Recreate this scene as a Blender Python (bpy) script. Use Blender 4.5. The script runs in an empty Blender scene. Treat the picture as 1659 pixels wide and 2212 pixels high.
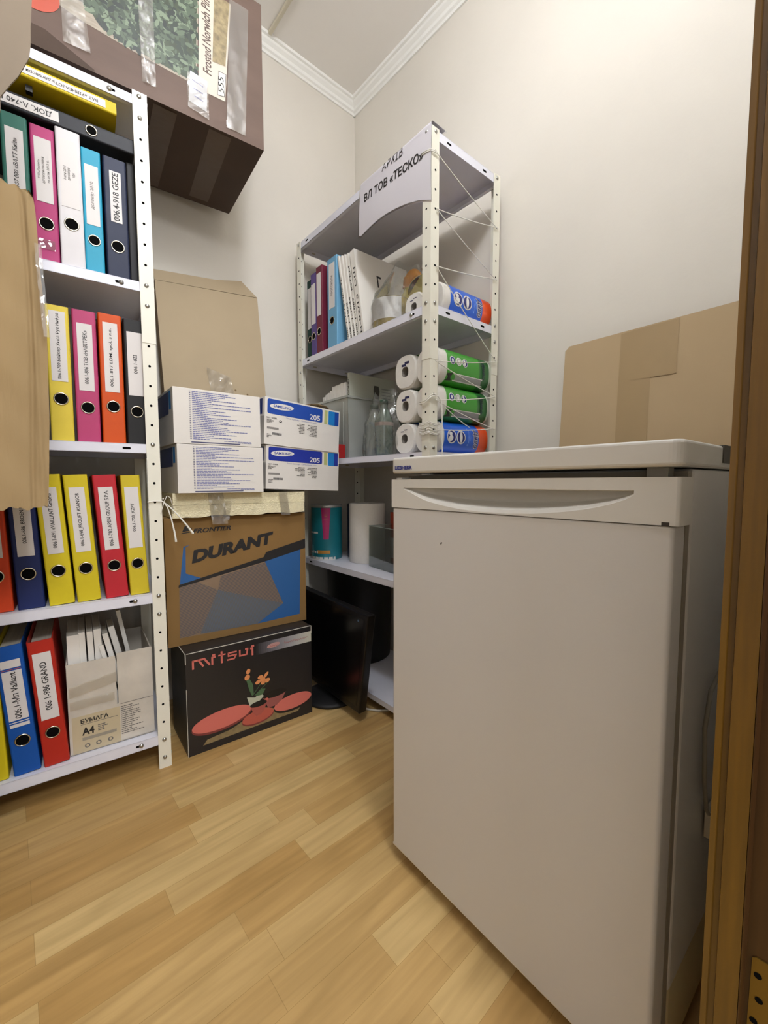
import bpy, math, random
from math import sin, cos, radians, pi
from mathutils import Vector, Matrix
random.seed(7)
sc = bpy.context.scene
COL = sc.collection

# ------------------------------------------------------------------ materials
def lin(c):
    c = c / 255.0
    return c / 12.92 if c <= 0.04045 else ((c + 0.055) / 1.055) ** 2.4
def rgb(h):
    if isinstance(h, str):
        h = h.lstrip('#'); h = [int(h[i:i+2], 16) for i in (0, 2, 4)]
    return (lin(h[0]), lin(h[1]), lin(h[2]), 1.0)
_M = {}
def mat(name, col='808080', rough=0.5, metal=0.0, spec=0.5, var=0.0, vscale=20.0, bump=0.0, bscale=120.0, coat=0.0, emit=None, estr=0.0, stretch=None):
    if name in _M: return _M[name]
    m = bpy.data.materials.new(name); m.use_nodes = True
    nt = m.node_tree; b = nt.nodes['Principled BSDF']
    c = rgb(col)
    b.inputs['Base Color'].default_value = c
    b.inputs['Roughness'].default_value = rough
    b.inputs['Metallic'].default_value = metal
    b.inputs['Specular IOR Level'].default_value = spec
    b.inputs['Coat Weight'].default_value = coat
    b.inputs['Coat Roughness'].default_value = 0.15
    if emit:
        b.inputs['Emission Color'].default_value = rgb(emit); b.inputs['Emission Strength'].default_value = estr
    if var or bump:
        tc = nt.nodes.new('ShaderNodeTexCoord')
        vec = tc.outputs['Object']
        if stretch:
            mp = nt.nodes.new('ShaderNodeMapping'); mp.inputs['Scale'].default_value = stretch
            nt.links.new(vec, mp.inputs['Vector']); vec = mp.outputs['Vector']
    if var:
        n = nt.nodes.new('ShaderNodeTexNoise'); n.inputs['Scale'].default_value = vscale; n.inputs['Detail'].default_value = 4
        nt.links.new(vec, n.inputs['Vector'])
        r = nt.nodes.new('ShaderNodeValToRGB')
        r.color_ramp.elements[0].position = 0.3; r.color_ramp.elements[1].position = 0.7
        r.color_ramp.elements[0].color = tuple(x * (1 - var) for x in c[:3]) + (1,)
        r.color_ramp.elements[1].color = tuple(min(1, x * (1 + var * .5)) for x in c[:3]) + (1,)
        nt.links.new(n.outputs['Fac'], r.inputs['Fac']); nt.links.new(r.outputs['Color'], b.inputs['Base Color'])
    if bump:
        n2 = nt.nodes.new('ShaderNodeTexNoise'); n2.inputs['Scale'].default_value = bscale; n2.inputs['Detail'].default_value = 3
        nt.links.new(vec, n2.inputs['Vector'])
        bp = nt.nodes.new('ShaderNodeBump'); bp.inputs['Strength'].default_value = bump; bp.inputs['Distance'].default_value = 0.01
        nt.links.new(n2.outputs['Fac'], bp.inputs['Height']); nt.links.new(bp.outputs['Normal'], b.inputs['Normal'])
    _M[name] = m
    return m
def film(name, col='ffffff', clear=0.75, gloss=0.2, rough=0.08, bump=0.0, bscale=40):
    """thin see-through plastic: part clear, part milky, part shiny"""
    if name in _M: return _M[name]
    m = bpy.data.materials.new(name); m.use_nodes = True
    nt = m.node_tree; nt.nodes.clear()
    out = nt.nodes.new('ShaderNodeOutputMaterial')
    tr = nt.nodes.new('ShaderNodeBsdfTransparent'); tr.inputs['Color'].default_value = rgb(col)
    pb = nt.nodes.new('ShaderNodeBsdfPrincipled'); pb.inputs['Base Color'].default_value = rgb(col); pb.inputs['Roughness'].default_value = rough
    gl = nt.nodes.new('ShaderNodeBsdfGlossy'); gl.inputs['Roughness'].default_value = rough
    mx = nt.nodes.new('ShaderNodeMixShader'); mx.inputs[0].default_value = clear
    mg = nt.nodes.new('ShaderNodeMixShader')
    fr = nt.nodes.new('ShaderNodeFresnel'); fr.inputs['IOR'].default_value = 1.35
    mm = nt.nodes.new('ShaderNodeMath'); mm.operation = 'MULTIPLY_ADD'; mm.inputs[1].default_value = 0.6; mm.inputs[2].default_value = gloss * 0.25
    nt.links.new(fr.outputs[0], mm.inputs[0])
    nt.links.new(mm.outputs[0], mg.inputs[0])
    nt.links.new(pb.outputs[0], mx.inputs[1]); nt.links.new(tr.outputs[0], mx.inputs[2])
    nt.links.new(mx.outputs[0], mg.inputs[1]); nt.links.new(gl.outputs[0], mg.inputs[2])
    nt.links.new(mg.outputs[0], out.inputs[0])
    if bump:
        tc = nt.nodes.new('ShaderNodeTexCoord')
        n2 = nt.nodes.new('ShaderNodeTexNoise'); n2.inputs['Scale'].default_value = bscale; n2.inputs['Detail'].default_value = 2
        nt.links.new(tc.outputs['Object'], n2.inputs['Vector'])
        bp = nt.nodes.new('ShaderNodeBump'); bp.inputs['Strength'].default_value = bump; bp.inputs['Distance'].default_value = 0.02
        nt.links.new(n2.outputs['Fac'], bp.inputs['Height'])
        nt.links.new(bp.outputs['Normal'], gl.inputs['Normal']); nt.links.new(bp.outputs['Normal'], pb.inputs['Normal'])
    _M[name] = m
    return m

WALLM = mat('cream wall paint', 'd9d4ca', 0.75, spec=0.25, var=0.04, vscale=3, bump=0.05, bscale=60)
CEILM = mat('white ceiling paint', 'eeebe6', 0.85, spec=0.2)
CROWN = mat('white plaster moulding', 'eeeeea', 0.6)
SHELF = mat('white enamel shelf steel', 'e2e3ee', 0.38, spec=0.5, var=0.02)
POST = mat('cream enamel post steel', 'e6e4d6', 0.4, spec=0.5)
DARK = mat('dark hole', '070707', 0.9, spec=.08)
BOLTM = mat('zinc bolt', 'b4b4b0', 0.28, metal=1.0)
RINGM = mat('nickel ring', 'cfc8b4', 0.2, metal=1.0)
PAPER = mat('white paper', 'e6e3dc', 0.7, spec=0.2)
PAPERW = mat('label paper', 'dcd8d6', 0.55, spec=0.3)
PAGES = mat('page block', 'cfcabd', 0.85, var=0.15, vscale=200, stretch=(1, 0.02, 0.02))
INK = mat('black ink', '1c1a19', 0.6)
INKG = mat('grey ink', '6e6a66', 0.6)
INKB = mat('blue ink', '6a70a8', 0.6)
BRUSH = mat('brushed sheet', 'ddd', 0.4) if False else None
CARD = mat('brown cardboard', '9d8662', 0.8, spec=0.15, var=0.06, vscale=8, bump=0.12, bscale=90, stretch=(1, 1, .15))
CARDL = mat('light cardboard', 'b09f84', 0.8, spec=0.15, var=0.04, vscale=7)
CARDE = mat('cardboard edge', '7c6648', 0.9, var=0.3, vscale=300)
TAPE = film('clear packing tape', 'fbf9f4', 0.9, 0.45, 0.04, 0.4, 20)
TAPED = mat('tape on dark carton', '5a4a3e', .3, spec=.35, bump=.1, bscale=30)
TAPEM = film('milky packing tape', 'ece9e2', 0.84, 0.4, 0.07, 0.25, 16)
TAPEB = mat('smooth tape on board', 'a48d6a', .28, spec=.35)
FILM = film('clear plastic film', 'f8faf9', 0.955, 0.22, 0.05, 0.4, 22)
STRING = mat('white string', 'e4e2da', 0.8)
FRIDGE = mat('white fridge enamel', 'cbc9c6', 0.3, spec=0.5, bump=0.02, bscale=300)
FRIDGEP = mat('white fridge plastic', 'd0cec8', 0.42, spec=0.5)
FRIDGEB = mat('floor-lit fridge base plastic', 'c4b690', 0.5)  # beige puts light bounced off the floor into the base colour
GAP = mat('dark rubber gap', '3a332c', 0.8)
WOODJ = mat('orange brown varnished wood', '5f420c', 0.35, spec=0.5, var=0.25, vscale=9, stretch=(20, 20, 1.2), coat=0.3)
WOODSHADE = mat('shade-darkened varnished wood', '3e2406', 0.4, var=0.2, vscale=9, stretch=(20, 20, 1.2))
BRASS = mat('brass plated hinge', '786026', 0.4, metal=0.7)

# ------------------------------------------------------------------ mesh builder
class MB:
    def __init__(s): s.v = []; s.f = []; s.m = []; s.mats = []; s.sm = []
    def mi(s, m):
        if m not in s.mats: s.mats.append(m)
        return s.mats.index(m)
    def add(s, vs, fs, m, smooth=False):
        o = len(s.v); s.v += [tuple(v) for v in vs]; k = s.mi(m)
        for f in fs: s.f.append([i + o for i in f]); s.m.append(k); s.sm.append(smooth)
        return s
    def box(s, x0, x1, y0, y1, z0, z1, m, M=None):
        vs = [(x, y, z) for z in (z0, z1) for y in (y0, y1) for x in (x0, x1)]
        if M is not None: vs = [M @ Vector(v) for v in vs]
        return s.add(vs, [(0, 2, 3, 1), (4, 5, 7, 6), (0, 1, 5, 4), (2, 6, 7, 3), (0, 4, 6, 2), (1, 3, 7, 5)], m)
    def rbox(s, x0, x1, y0, y1, z0, z1, r, m, seg=4, smooth=True):
        """box with rounded vertical edges"""
        pts = rrect(x0, x1, y0, y1, r, seg)
        return s.prism(pts, z0, z1, m, smooth=False)
    def prism(s, pts, a, b, m, axis='z', smooth=False, caps=True, mcap=None):
        n = len(pts)
        def P(p, h):
            return {'z': (p[0], p[1], h), 'y': (p[0], h, p[1]), 'x': (h, p[0], p[1])}[axis]
        vs = [P(p, a) for p in pts] + [P(p, b) for p in pts]
        s.add(vs, [(i, (i + 1) % n, (i + 1) % n + n, i + n) for i in range(n)], m, smooth)
        if caps:
            s.add(vs[:n], [list(range(n))[::-1]], mcap or m); s.add(vs[n:], [list(range(n))], mcap or m)
        return s
    def poly(s, pts3, m): return s.add(pts3, [list(range(len(pts3)))], m)
    def decal(s, pts, m, y=-0.0004):
        """flat print on a front face (local x,z), facing -y"""
        a = sum(pts[i][0] * pts[(i + 1) % len(pts)][1] - pts[(i + 1) % len(pts)][0] * pts[i][1] for i in range(len(pts)))
        if a < 0: pts = pts[::-1]
        return s.add([(p[0], y, p[1]) for p in pts], [list(range(len(pts)))], m)
    def drect(s, x0, x1, z0, z1, m, y=-0.0004): return s.decal([(x0, z0), (x1, z0), (x1, z1), (x0, z1)], m, y)
    def ring(s, c, n, r, tube, m, seg=28, ts=8):
        n = Vector(n).normalized(); u = n.orthogonal().normalized(); w = n.cross(u); c = Vector(c)
        vs = []; fs = []
        for i in range(seg):
            a = 2 * pi * i / seg; d = u * cos(a) + w * sin(a)
            for j in range(ts):
                b = 2 * pi * j / ts
                vs.append(c + d * (r + tube * cos(b)) + n * tube * sin(b))
        for i in range(seg):
            for j in range(ts):
                fs.append((i * ts + j, ((i + 1) % seg) * ts + j, ((i + 1) % seg) * ts + (j + 1) % ts, i * ts + (j + 1) % ts))
        return s.add(vs, fs, m, True)
    def disc(s, c, n, r, m, seg=20, r2=None):
        n = Vector(n).normalized(); u = n.orthogonal().normalized(); w = n.cross(u); c = Vector(c)
        return s.add([c + u * cos(2 * pi * i / seg) * r + w * sin(2 * pi * i / seg) * (r2 or r) for i in range(seg)], [list(range(seg))], m)
    def lathe(s, prof, m, seg=40, c=(0, 0, 0), M=None, smooth=True):
        vs = []; fs = []; n = len(prof)
        for i in range(seg):
            a = 2 * pi * i / seg
            for r, z in prof:
                v = Vector((c[0] + r * cos(a), c[1] + r * sin(a), c[2] + z))
                vs.append(M @ v if M is not None else v)
        for i in range(seg):
            for j in range(n - 1):
                fs.append((i * n + j, ((i + 1) % seg) * n + j, ((i + 1) % seg) * n + j + 1, i * n + j + 1))
        return s.add(vs, fs, m, smooth)
    def tube(s, pts, r, m, seg=7, close_ends=True):
        pts = [Vector(p) for p in pts]; vs = []; fs = []
        t0 = (pts[1] - pts[0]).normalized(); u = t0.orthogonal().normalized()
        for i, p in enumerate(pts):
            t = (pts[min(i + 1, len(pts) - 1)] - pts[max(i - 1, 0)]).normalized()
            u = (u - t * u.dot(t)).normalized(); w = t.cross(u)
            rr = r[i] if isinstance(r, (list, tuple)) else r
            for j in range(seg):
                a = 2 * pi * j / seg; vs.append(p + u * rr * cos(a) + w * rr * sin(a))
        for i in range(len(pts) - 1):
            for j in range(seg):
                fs.append((i * seg + j, i * seg + (j + 1) % seg, (i + 1) * seg + (j + 1) % seg, (i + 1) * seg + j))
        s.add(vs, fs, m, True)
        if close_ends:
            s.add(vs[:seg], [list(range(seg))[::-1]], m); s.add(vs[-seg:], [list(range(seg))], m)
        return s
    def grid(s, nx, ny, fn, m, smooth=True):
        vs = [fn(i / nx, j / ny) for j in range(ny + 1) for i in range(nx + 1)]
        fs = [(j * (nx + 1) + i, j * (nx + 1) + i + 1, (j + 1) * (nx + 1) + i + 1, (j + 1) * (nx + 1) + i) for j in range(ny) for i in range(nx)]
        return s.add(vs, fs, m, smooth)
    def build(s, name, parent=None, bevel=0.0, loc=None, rot=None, label=None, M=None, seg=2):
        me = bpy.data.meshes.new(name)
        vs = [M @ Vector(v) for v in s.v] if M is not None else s.v
        me.from_pydata(vs, [], s.f); 
        for m in s.mats: me.materials.append(m)
        me.polygons.foreach_set('material_index', s.m); me.polygons.foreach_set('use_smooth', s.sm)
        me.update()
        o = bpy.data.objects.new(name, me); COL.objects.link(o)
        if parent: o.parent = parent
        if loc is not None: o.location = loc
        if rot is not None: o.rotation_euler = rot
        if bevel:
            b = o.modifiers.new('edge', 'BEVEL'); b.width = bevel; b.segments = seg; b.limit_method = 'ANGLE'; b.angle_limit = radians(40)
            w = o.modifiers.new('weld', 'WELD'); w.merge_threshold = 0.00005
            o.modifiers.move(1, 0)
        if label: o['label'] = label
        return o
def rrect(x0, x1, y0, y1, r, seg=4):
    pts = []
    for cx, cy, a0 in ((x1 - r, y0 + r, -90), (x1 - r, y1 - r, 0), (x0 + r, y1 - r, 90), (x0 + r, y0 + r, 180)):
        for k in range(seg + 1):
            a = radians(a0 + 90 * k / seg); pts.append((cx + r * cos(a), cy + r * sin(a)))
    return pts
def ellipse(cx, cz, a, b, rot=0, n=28):
    return [(cx + a * cos(t) * cos(rot) - b * sin(t) * sin(rot), cz + a * cos(t) * sin(rot) + b * sin(t) * cos(rot)) for t in [2 * pi * i / n for i in range(n)]]

_T = {}
def text2d(st, bold=0.0, shear=0.0):
    k = (st, bold, shear)
    if k in _T: return _T[k]
    cu = bpy.data.curves.new('t', 'FONT'); cu.body = st; cu.size = 1; cu.offset = bold; cu.shear = shear
    cu.dimensions = '2D'; cu.fill_mode = 'FRONT'; cu.resolution_u = 3
    ob = bpy.data.objects.new('t', cu); COL.objects.link(ob)
    dg = bpy.context.evaluated_depsgraph_get(); dg.update()
    ev = ob.evaluated_get(dg); me = ev.to_mesh()
    vs = [(v.co.x, v.co.y) for v in me.vertices]; fs = [list(p.vertices) for p in me.polygons]
    ev.to_mesh_clear(); bpy.data.objects.remove(ob); bpy.data.curves.remove(cu)
    if vs:
        x0 = min(v[0] for v in vs); x1 = max(v[0] for v in vs); y0 = min(v[1] for v in vs); y1 = max(v[1] for v in vs)
        vs = [((x - x0) / (x1 - x0), (y - y0) / (y1 - y0)) for x, y in vs]
    _T[k] = (vs, fs); return _T[k]
def text(mb, st, place, m, bold=0.0, shear=0.0):
    """place(s,t): s,t in 0..1 over the text's own box -> 3D point"""
    vs, fs = text2d(st, bold, shear)
    mb.add([place(x, y) for x, y in vs], fs, m)
def text_h(mb, st, x0, x1, z0, z1, m, y=-0.0008, bold=0.0, shear=0.0, slope=0.0):
    text(mb, st, lambda s, t: (x0 + (x1 - x0) * s, y, z0 + (z1 - z0) * t + slope * s), m, bold, shear)
def text_v(mb, st, x0, x1, z0, z1, m, y=-0.0008, bold=0.0, shear=0.0):
    """reads bottom to top: letters' feet on the right (x1)"""
    text(mb, st, lambda s, t: (x1 + (x0 - x1) * t, y, z0 + (z1 - z0) * s), m, bold, shear)
def lines(mb, x0, x1, z0, z1, n, m, y=-0.0006, fill=0.55, right=False, rnd=random, lo=0.4):
    h = (z1 - z0) / n
    for i in range(n):
        z = z1 - (i + 1) * h; w = (x1 - x0) * rnd.uniform(lo, 1.0)
        a = x1 - w if right else x0
        x = a
        while x < a + w - 0.001:
            ww = rnd.uniform(0.004, 0.012); mb.drect(x, min(x + ww, a + w), z, z + h * fill, m, y); x += ww + 0.0012

# ------------------------------------------------------------------ object helpers
class Frame:
    def __init__(s, x, y, deg): s.x, s.y, s.d = x, y, deg; s.c, s.s = cos(radians(deg)), sin(radians(deg))
    def w(s, x, y, z=0.0): return (s.x + x * s.c - y * s.s, s.y + x * s.s + y * s.c, z)
    @property
    def rz(s): return radians(s.d)
def tag(o, label, cat, group=None, kind=None):
    if label: o['label'] = label
    if cat: o['category'] = cat
    if group: o['group'] = group
    if kind: o['kind'] = kind
    return o
def thing(name, label, cat, loc=(0, 0, 0), rot=(0, 0, 0), group=None):
    o = bpy.data.objects.new(name, None); COL.objects.link(o); o.empty_display_size = 0.05
    o.location = loc; o.rotation_euler = rot
    return tag(o, label, cat, group)
def struct(mb, name, **k):
    o = mb.build(name, **k); o['kind'] = 'structure'; return o

# ------------------------------------------------------------------ room
XR, YL, XL, YN, ZC = 1.278, 1.63, -0.62, 0.055, 2.50
def floor_mat():
    m = bpy.data.materials.new('beech strip laminate'); m.use_nodes = True
    nt = m.node_tree; b = nt.nodes['Principled BSDF']; N = nt.nodes.new; L = nt.links.new
    tc = N('ShaderNodeTexCoord')
    br = N('ShaderNodeTexBrick'); br.offset = 0.37; br.offset_frequency = 2; br.squash = 0.7; br.squash_frequency = 3
    br.inputs['Scale'].default_value = 1; br.inputs['Brick Width'].default_value = 0.44; br.inputs['Row Height'].default_value = 0.066
    br.inputs['Mortar Size'].default_value = 0.0004; br.inputs['Mortar Smooth'].default_value = 0.3
    br.inputs['Color1'].default_value = rgb('b8935a'); br.inputs['Color2'].default_value = rgb('d0b47e'); br.inputs['Mortar'].default_value = rgb('a0824e')
    L(tc.outputs['Object'], br.inputs['Vector'])
    # long grain
    mp = N('ShaderNodeMapping'); mp.inputs['Scale'].default_value = (2.2, 38, 1); L(tc.outputs['Object'], mp.inputs['Vector'])
    n1 = N('ShaderNodeTexNoise'); n1.inputs['Scale'].default_value = 1.6; n1.inputs['Detail'].default_value = 6; n1.inputs['Distortion'].default_value = 0.5; L(mp.outputs[0], n1.inputs['Vector'])
    r1 = N('ShaderNodeValToRGB'); r1.color_ramp.elements[0].position = 0.3; r1.color_ramp.elements[0].color = (0.84, 0.82, 0.78, 1); r1.color_ramp.elements[1].position = 0.7; r1.color_ramp.elements[1].color = (1.05, 1.05, 1.04, 1)
    L(n1.outputs['Fac'], r1.inputs['Fac'])
    # cathedral figure
    mp2 = N('ShaderNodeMapping'); mp2.inputs['Scale'].default_value = (1.6, 9, 1); L(tc.outputs['Object'], mp2.inputs['Vector'])
    n2 = N('ShaderNodeTexNoise'); n2.inputs['Scale'].default_value = 2.0; n2.inputs['Detail'].default_value = 1.5; L(mp2.outputs[0], n2.inputs['Vector'])
    mth = N('ShaderNodeMath'); mth.operation = 'MULTIPLY'; mth.inputs[1].default_value = 22; L(n2.outputs['Fac'], mth.inputs[0])
    fr = N('ShaderNodeMath'); fr.operation = 'SINE'; L(mth.outputs[0], fr.inputs[0])
    r2 = N('ShaderNodeValToRGB'); r2.color_ramp.elements[0].position = 0.0; r2.color_ramp.elements[0].color = (0.91, 0.90, 0.87, 1); r2.color_ramp.elements[1].position = 1.0; r2.color_ramp.elements[1].color = (1.03, 1.03, 1.02, 1)
    mr = N('ShaderNodeMapRange'); mr.inputs[1].default_value = -1; mr.inputs[2].default_value = 1; L(fr.outputs[0], mr.inputs[0]); L(mr.outputs[0], r2.inputs['Fac'])
    mx = N('ShaderNodeMix'); mx.data_type = 'RGBA'; mx.blend_type = 'MULTIPLY'; mx.inputs[0].default_value = 1
    L(br.outputs['Color'], mx.inputs[6]); L(r1.outputs[0], mx.inputs[7])
    mx2 = N('ShaderNodeMix'); mx2.data_type = 'RGBA'; mx2.blend_type = 'MULTIPLY'; mx2.inputs[0].default_value = 1
    L(mx.outputs[2], mx2.inputs[6]); L(r2.outputs[0], mx2.inputs[7])
    L(mx2.outputs[2], b.inputs['Base Color'])
    b.inputs['Roughness'].default_value = 0.42; b.inputs['Specular IOR Level'].default_value = 0.4
    return m
struct(MB().box(-3.5, 3.5, -4.0, YL + .1, -0.06, 0, floor_mat()), 'floor')  # unseen part stretched far past the doorway to block light from below
struct(MB().box(XL - .1, XR + .1, -0.14, YL + .1, ZC, ZC + .08, CEILM), 'ceiling')
struct(MB().box(XL - .1, XR + .1, YL, YL + .1, 0, ZC, WALLM), 'wall_left')
struct(MB().box(XR, XR + .1, -0.14, YL, 0, ZC, WALLM), 'wall_right')
struct(MB().box(XL - .1, XL, -0.14, YL, 0, ZC, WALLM), 'wall_rear')
DX0, DX1, DZ = -0.44, 0.42, 2.08
wn = MB().box(XL, DX0 - .04, -0.12, YN, 0, ZC, WALLM).box(DX1 + .04, XR, -0.12, YN, 0, ZC, WALLM).box(DX0 - .04, DX1 + .04, -0.12, YN, DZ + .04, ZC, WALLM)
struct(wn, 'wall_front')
def crown_profile():
    return [(0, 0), (0.006, 0), (0.009, 0.008), (0.016, 0.012), (0.019, 0.022), (0.030, 0.030), (0.034, 0.036), (0.042, 0.038), (0.045, 0.046), (0, 0.046)]
cp = crown_profile()
struct(MB().prism([(YL - d, ZC - .046 + z) for d, z in cp], XL, XR, CROWN, 'x'), 'trim_1')
struct(MB().prism([(XR - d, ZC - .046 + z) for d, z in cp], YN, YL, CROWN, 'y'), 'trim_2')
cnd = MB().prism(rrect(0.829, 0.843, ZC - .011, ZC, .003), 0.25, YL - .045, mat('beige cable trunking', 'cdc6b2', 0.6), 'y')
struct(cnd, 'trim_3')
# door frame: right jamb with groove, rebate; left jamb; head
jm = MB()
prof = [(DX1, 0.068), (DX1 + .0005, 0.0642), (DX1 + .003, 0.0634), (DX1 + .003, 0.0596), (DX1, 0.0588), (DX1, 0.0445)]
back = [(DX1 + .0445, -0.125), (DX1 + .0445, 0.068)]
reb = [(DX1, 0.0445), (DX1 + .014, 0.0435), (DX1 + .014, -0.125)]
def strip(mb, pts, z0, z1, m):
    for a, b in zip(pts[:-1], pts[1:]): mb.add([(a[0], a[1], z0), (b[0], b[1], z0), (b[0], b[1], z1), (a[0], a[1], z1)], [(0, 1, 2, 3)], m)
full = prof + reb[1:] + back
jm.prism(full, 0, DZ, WOODJ, mcap=WOODJ)
jm.box(DX0 - .0445, DX0, -0.125, 0.068, 0, DZ, WOODJ)
jm.box(DX0 - .0445, DX1 + .0445, -0.125, 0.068, DZ, DZ + .0445, WOODJ)
door = struct(jm, 'door_1')
rb = MB().prism([(DX1 + .0005, 0.0441), (DX1 + .0138, 0.0431), (DX1 + .0138, -0.124), (DX1 + .0128, -0.124), (DX1 + .0128, 0.0422), (DX1 + .0005, 0.0432)], 0, DZ - .001, WOODSHADE)  # thin sheet over the rebate, its shade put into a darker wood tone
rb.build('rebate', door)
hz = MB()
hx = DX1 + .0118
hz.prism([(0.0395, 0.330), (0.0385, 0.4045), (0.036, 0.4065), (0.0, 0.4065), (0.0, 0.305), (0.0395, 0.305)], hx, hx + .0012, BRASS, 'x')
for (yy, zz) in ((0.0345, 0.392), (0.033, 0.372), (0.0355, 0.352), (0.033, 0.334), (0.020, 0.392), (0.018, 0.350), (0.02, 0.318)):
    hz.disc((hx - .0003, yy, zz), (-1, 0, 0), 0.0026, DARK, 14)
hz.build('hinge', door)

# ------------------------------------------------------------------ steel shelving units
LF = Frame(0.311 - .75 * cos(radians(-6)), 1.241 - .75 * sin(radians(-6)), -6)     # left unit, origin at its far left front corner
_r = Frame(0.909, 0.823, 88)
_o = _r.w(0.755, 0)
RF = Frame(_o[0], _o[1], -92)                                                     # right unit
def holes(mb, corner, sx, dirn, zs, z0, z1):
    pass
def make_rack(name, label, F, W, D, shelves, joint, bolts_k, lipbolts):
    t = thing(name, label, 'shelving', F.w(0, 0, 0), (0, 0, F.rz))
    TOP = 1.755
    ZH = [1.744 - .0504 * k for k in range(35)]
    for px in (0, 1):
        for py in (0, 1):
            mb = MB()
            X = 0 if px == 0 else W; sx = 1 if px == 0 else -1
            Y = 0 if py == 0 else D; sy = 1 if py == 0 else -1
            for (z0, z1, e) in ((0, joint, 0.0), (joint - .05, TOP, 0.0012)):
                w = .031; th = .0018
                # L shaped section
                a = [(X - sx * e, Y - sy * e), (X + sx * w, Y - sy * e), (X + sx * w, Y - sy * e + sy * th), (X - sx * e + sx * th, Y - sy * e + sy * th), (X - sx * e + sx * th, Y + sy * w), (X - sx * e, Y + sy * w)]
                if sx * sy < 0: a = a[::-1]
                mb.prism(a, z0, z1, POST)
            for k, z in enumerate(ZH):
                if k in bolts_k: continue
                e = 0.0012 if z > joint else 0
                mb.disc((X + sx * .016, Y - sy * (e + .0003), z), (0, -sy, 0), .0032, DARK, 12)
                mb.disc((X - sx * (e + .0003), Y + sy * .016, z), (-sx, 0, 0), .0032, DARK, 12)
                if py == 1: mb.disc((X + sx * .016, Y - sy * (th + .0003), z), (0, sy, 0), .0032, DARK, 10)
                if px == 0: mb.disc((X + sx * (th + .0003), Y + sy * .016, z), (sx, 0, 0), .0032, DARK, 10)
            mb.build('post', t)
            for k in bolts_k:
                z = ZH[k]; e = 0.0012 if z > joint else 0
                for axis in (0, 1):
                    if axis == 0 and py == 1: continue
                    if axis == 1 and px == 0: continue
                    b = MB(); pr = [(0.0, .0036), (.0028, .0033), (.0048, .002), (.0055, 0), (.0055, -.0005)]
                    if axis == 0: M = Matrix.Translation((X + sx * .016, Y - sy * e, z)) @ Matrix.Rotation(radians(90) * sy, 4, 'X')
                    else: M = Matrix.Translation((X - sx * e, Y + sy * .016, z)) @ Matrix.Rotation(radians(-90) * sx, 4, 'Y')
                    b.lathe(pr, BOLTM, 14, M=M); b.build('bolt', t)
    for zt, lip in shelves:
        mb = MB(); g = .0022
        mb.box(g, W - g, g, D - g, zt - .0015, zt, SHELF)
        for (x0, x1, y0, y1) in ((g, W - g, g, g + .0015), (g, W - g, D - g - .0015, D - g), (g, g + .0015, g, D - g), (W - g - .0015, W - g, g, D - g)):
            mb.box(x0, x1, y0, y1, zt - lip, zt - .0005, SHELF)
        # returned lower edges
        mb.box(g, W - g, g, g + .012, zt - lip, zt - lip + .0012, SHELF); mb.box(g, W - g, D - g - .012, D - g, zt - lip, zt - lip + .0012, SHELF)
        # slots in the lips
        zz = zt - lip * .5
        for x in (.075, W - .075):
            mb.prism(rrect(x - .009, x + .009, zz - .003, zz + .003, .0028), g - .0003, g - .0001, DARK, 'y')
        for y in (.075, D - .075):
            mb.prism(rrect(y - .009, y + .009, zz - .003, zz + .003, .0028), W - g + .0001, W - g + .0003, DARK, 'x')
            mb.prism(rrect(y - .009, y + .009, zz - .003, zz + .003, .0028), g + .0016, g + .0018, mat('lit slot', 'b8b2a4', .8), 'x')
        mb.build('shelf', t)
    for x, z in lipbolts:
        b = MB(); b.lathe([(0.0, .0042), (.003, .0038), (.0052, .0022), (.0062, 0), (.0062, -.001)], BOLTM, 14, M=Matrix.Translation((x, .0022, z)) @ Matrix.Rotation(radians(90), 4, 'X'))
        b.build('bolt', t)
    return t
rackL = make_rack('steel_shelving_unit', 'white steel shelving unit on the left filled with ring binders', LF, .75, .30,
                  [(1.745, .022), (1.2975, .024), (.888, .024), (.491, .026), (.0955, .027)], 1.197, {0, 1, 9, 10, 17, 25, 26, 33, 34},
                  [(.679, 1.2855), (.679, .478), (.679, .082), (.672, 1.734)])
rackR = make_rack('steel_shelving_unit', 'white steel shelving unit behind the fridge, laced with string, with a paper sign', RF, .755, .312,
                  [(1.753, .025), (1.289, .025), (.876, .021), (.470, .022), (.050, .019)], 1.186, {0, 9, 10, 17, 25, 26, 33, 34},
                  [(.675, 1.277), (.69, 1.741)])

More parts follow.
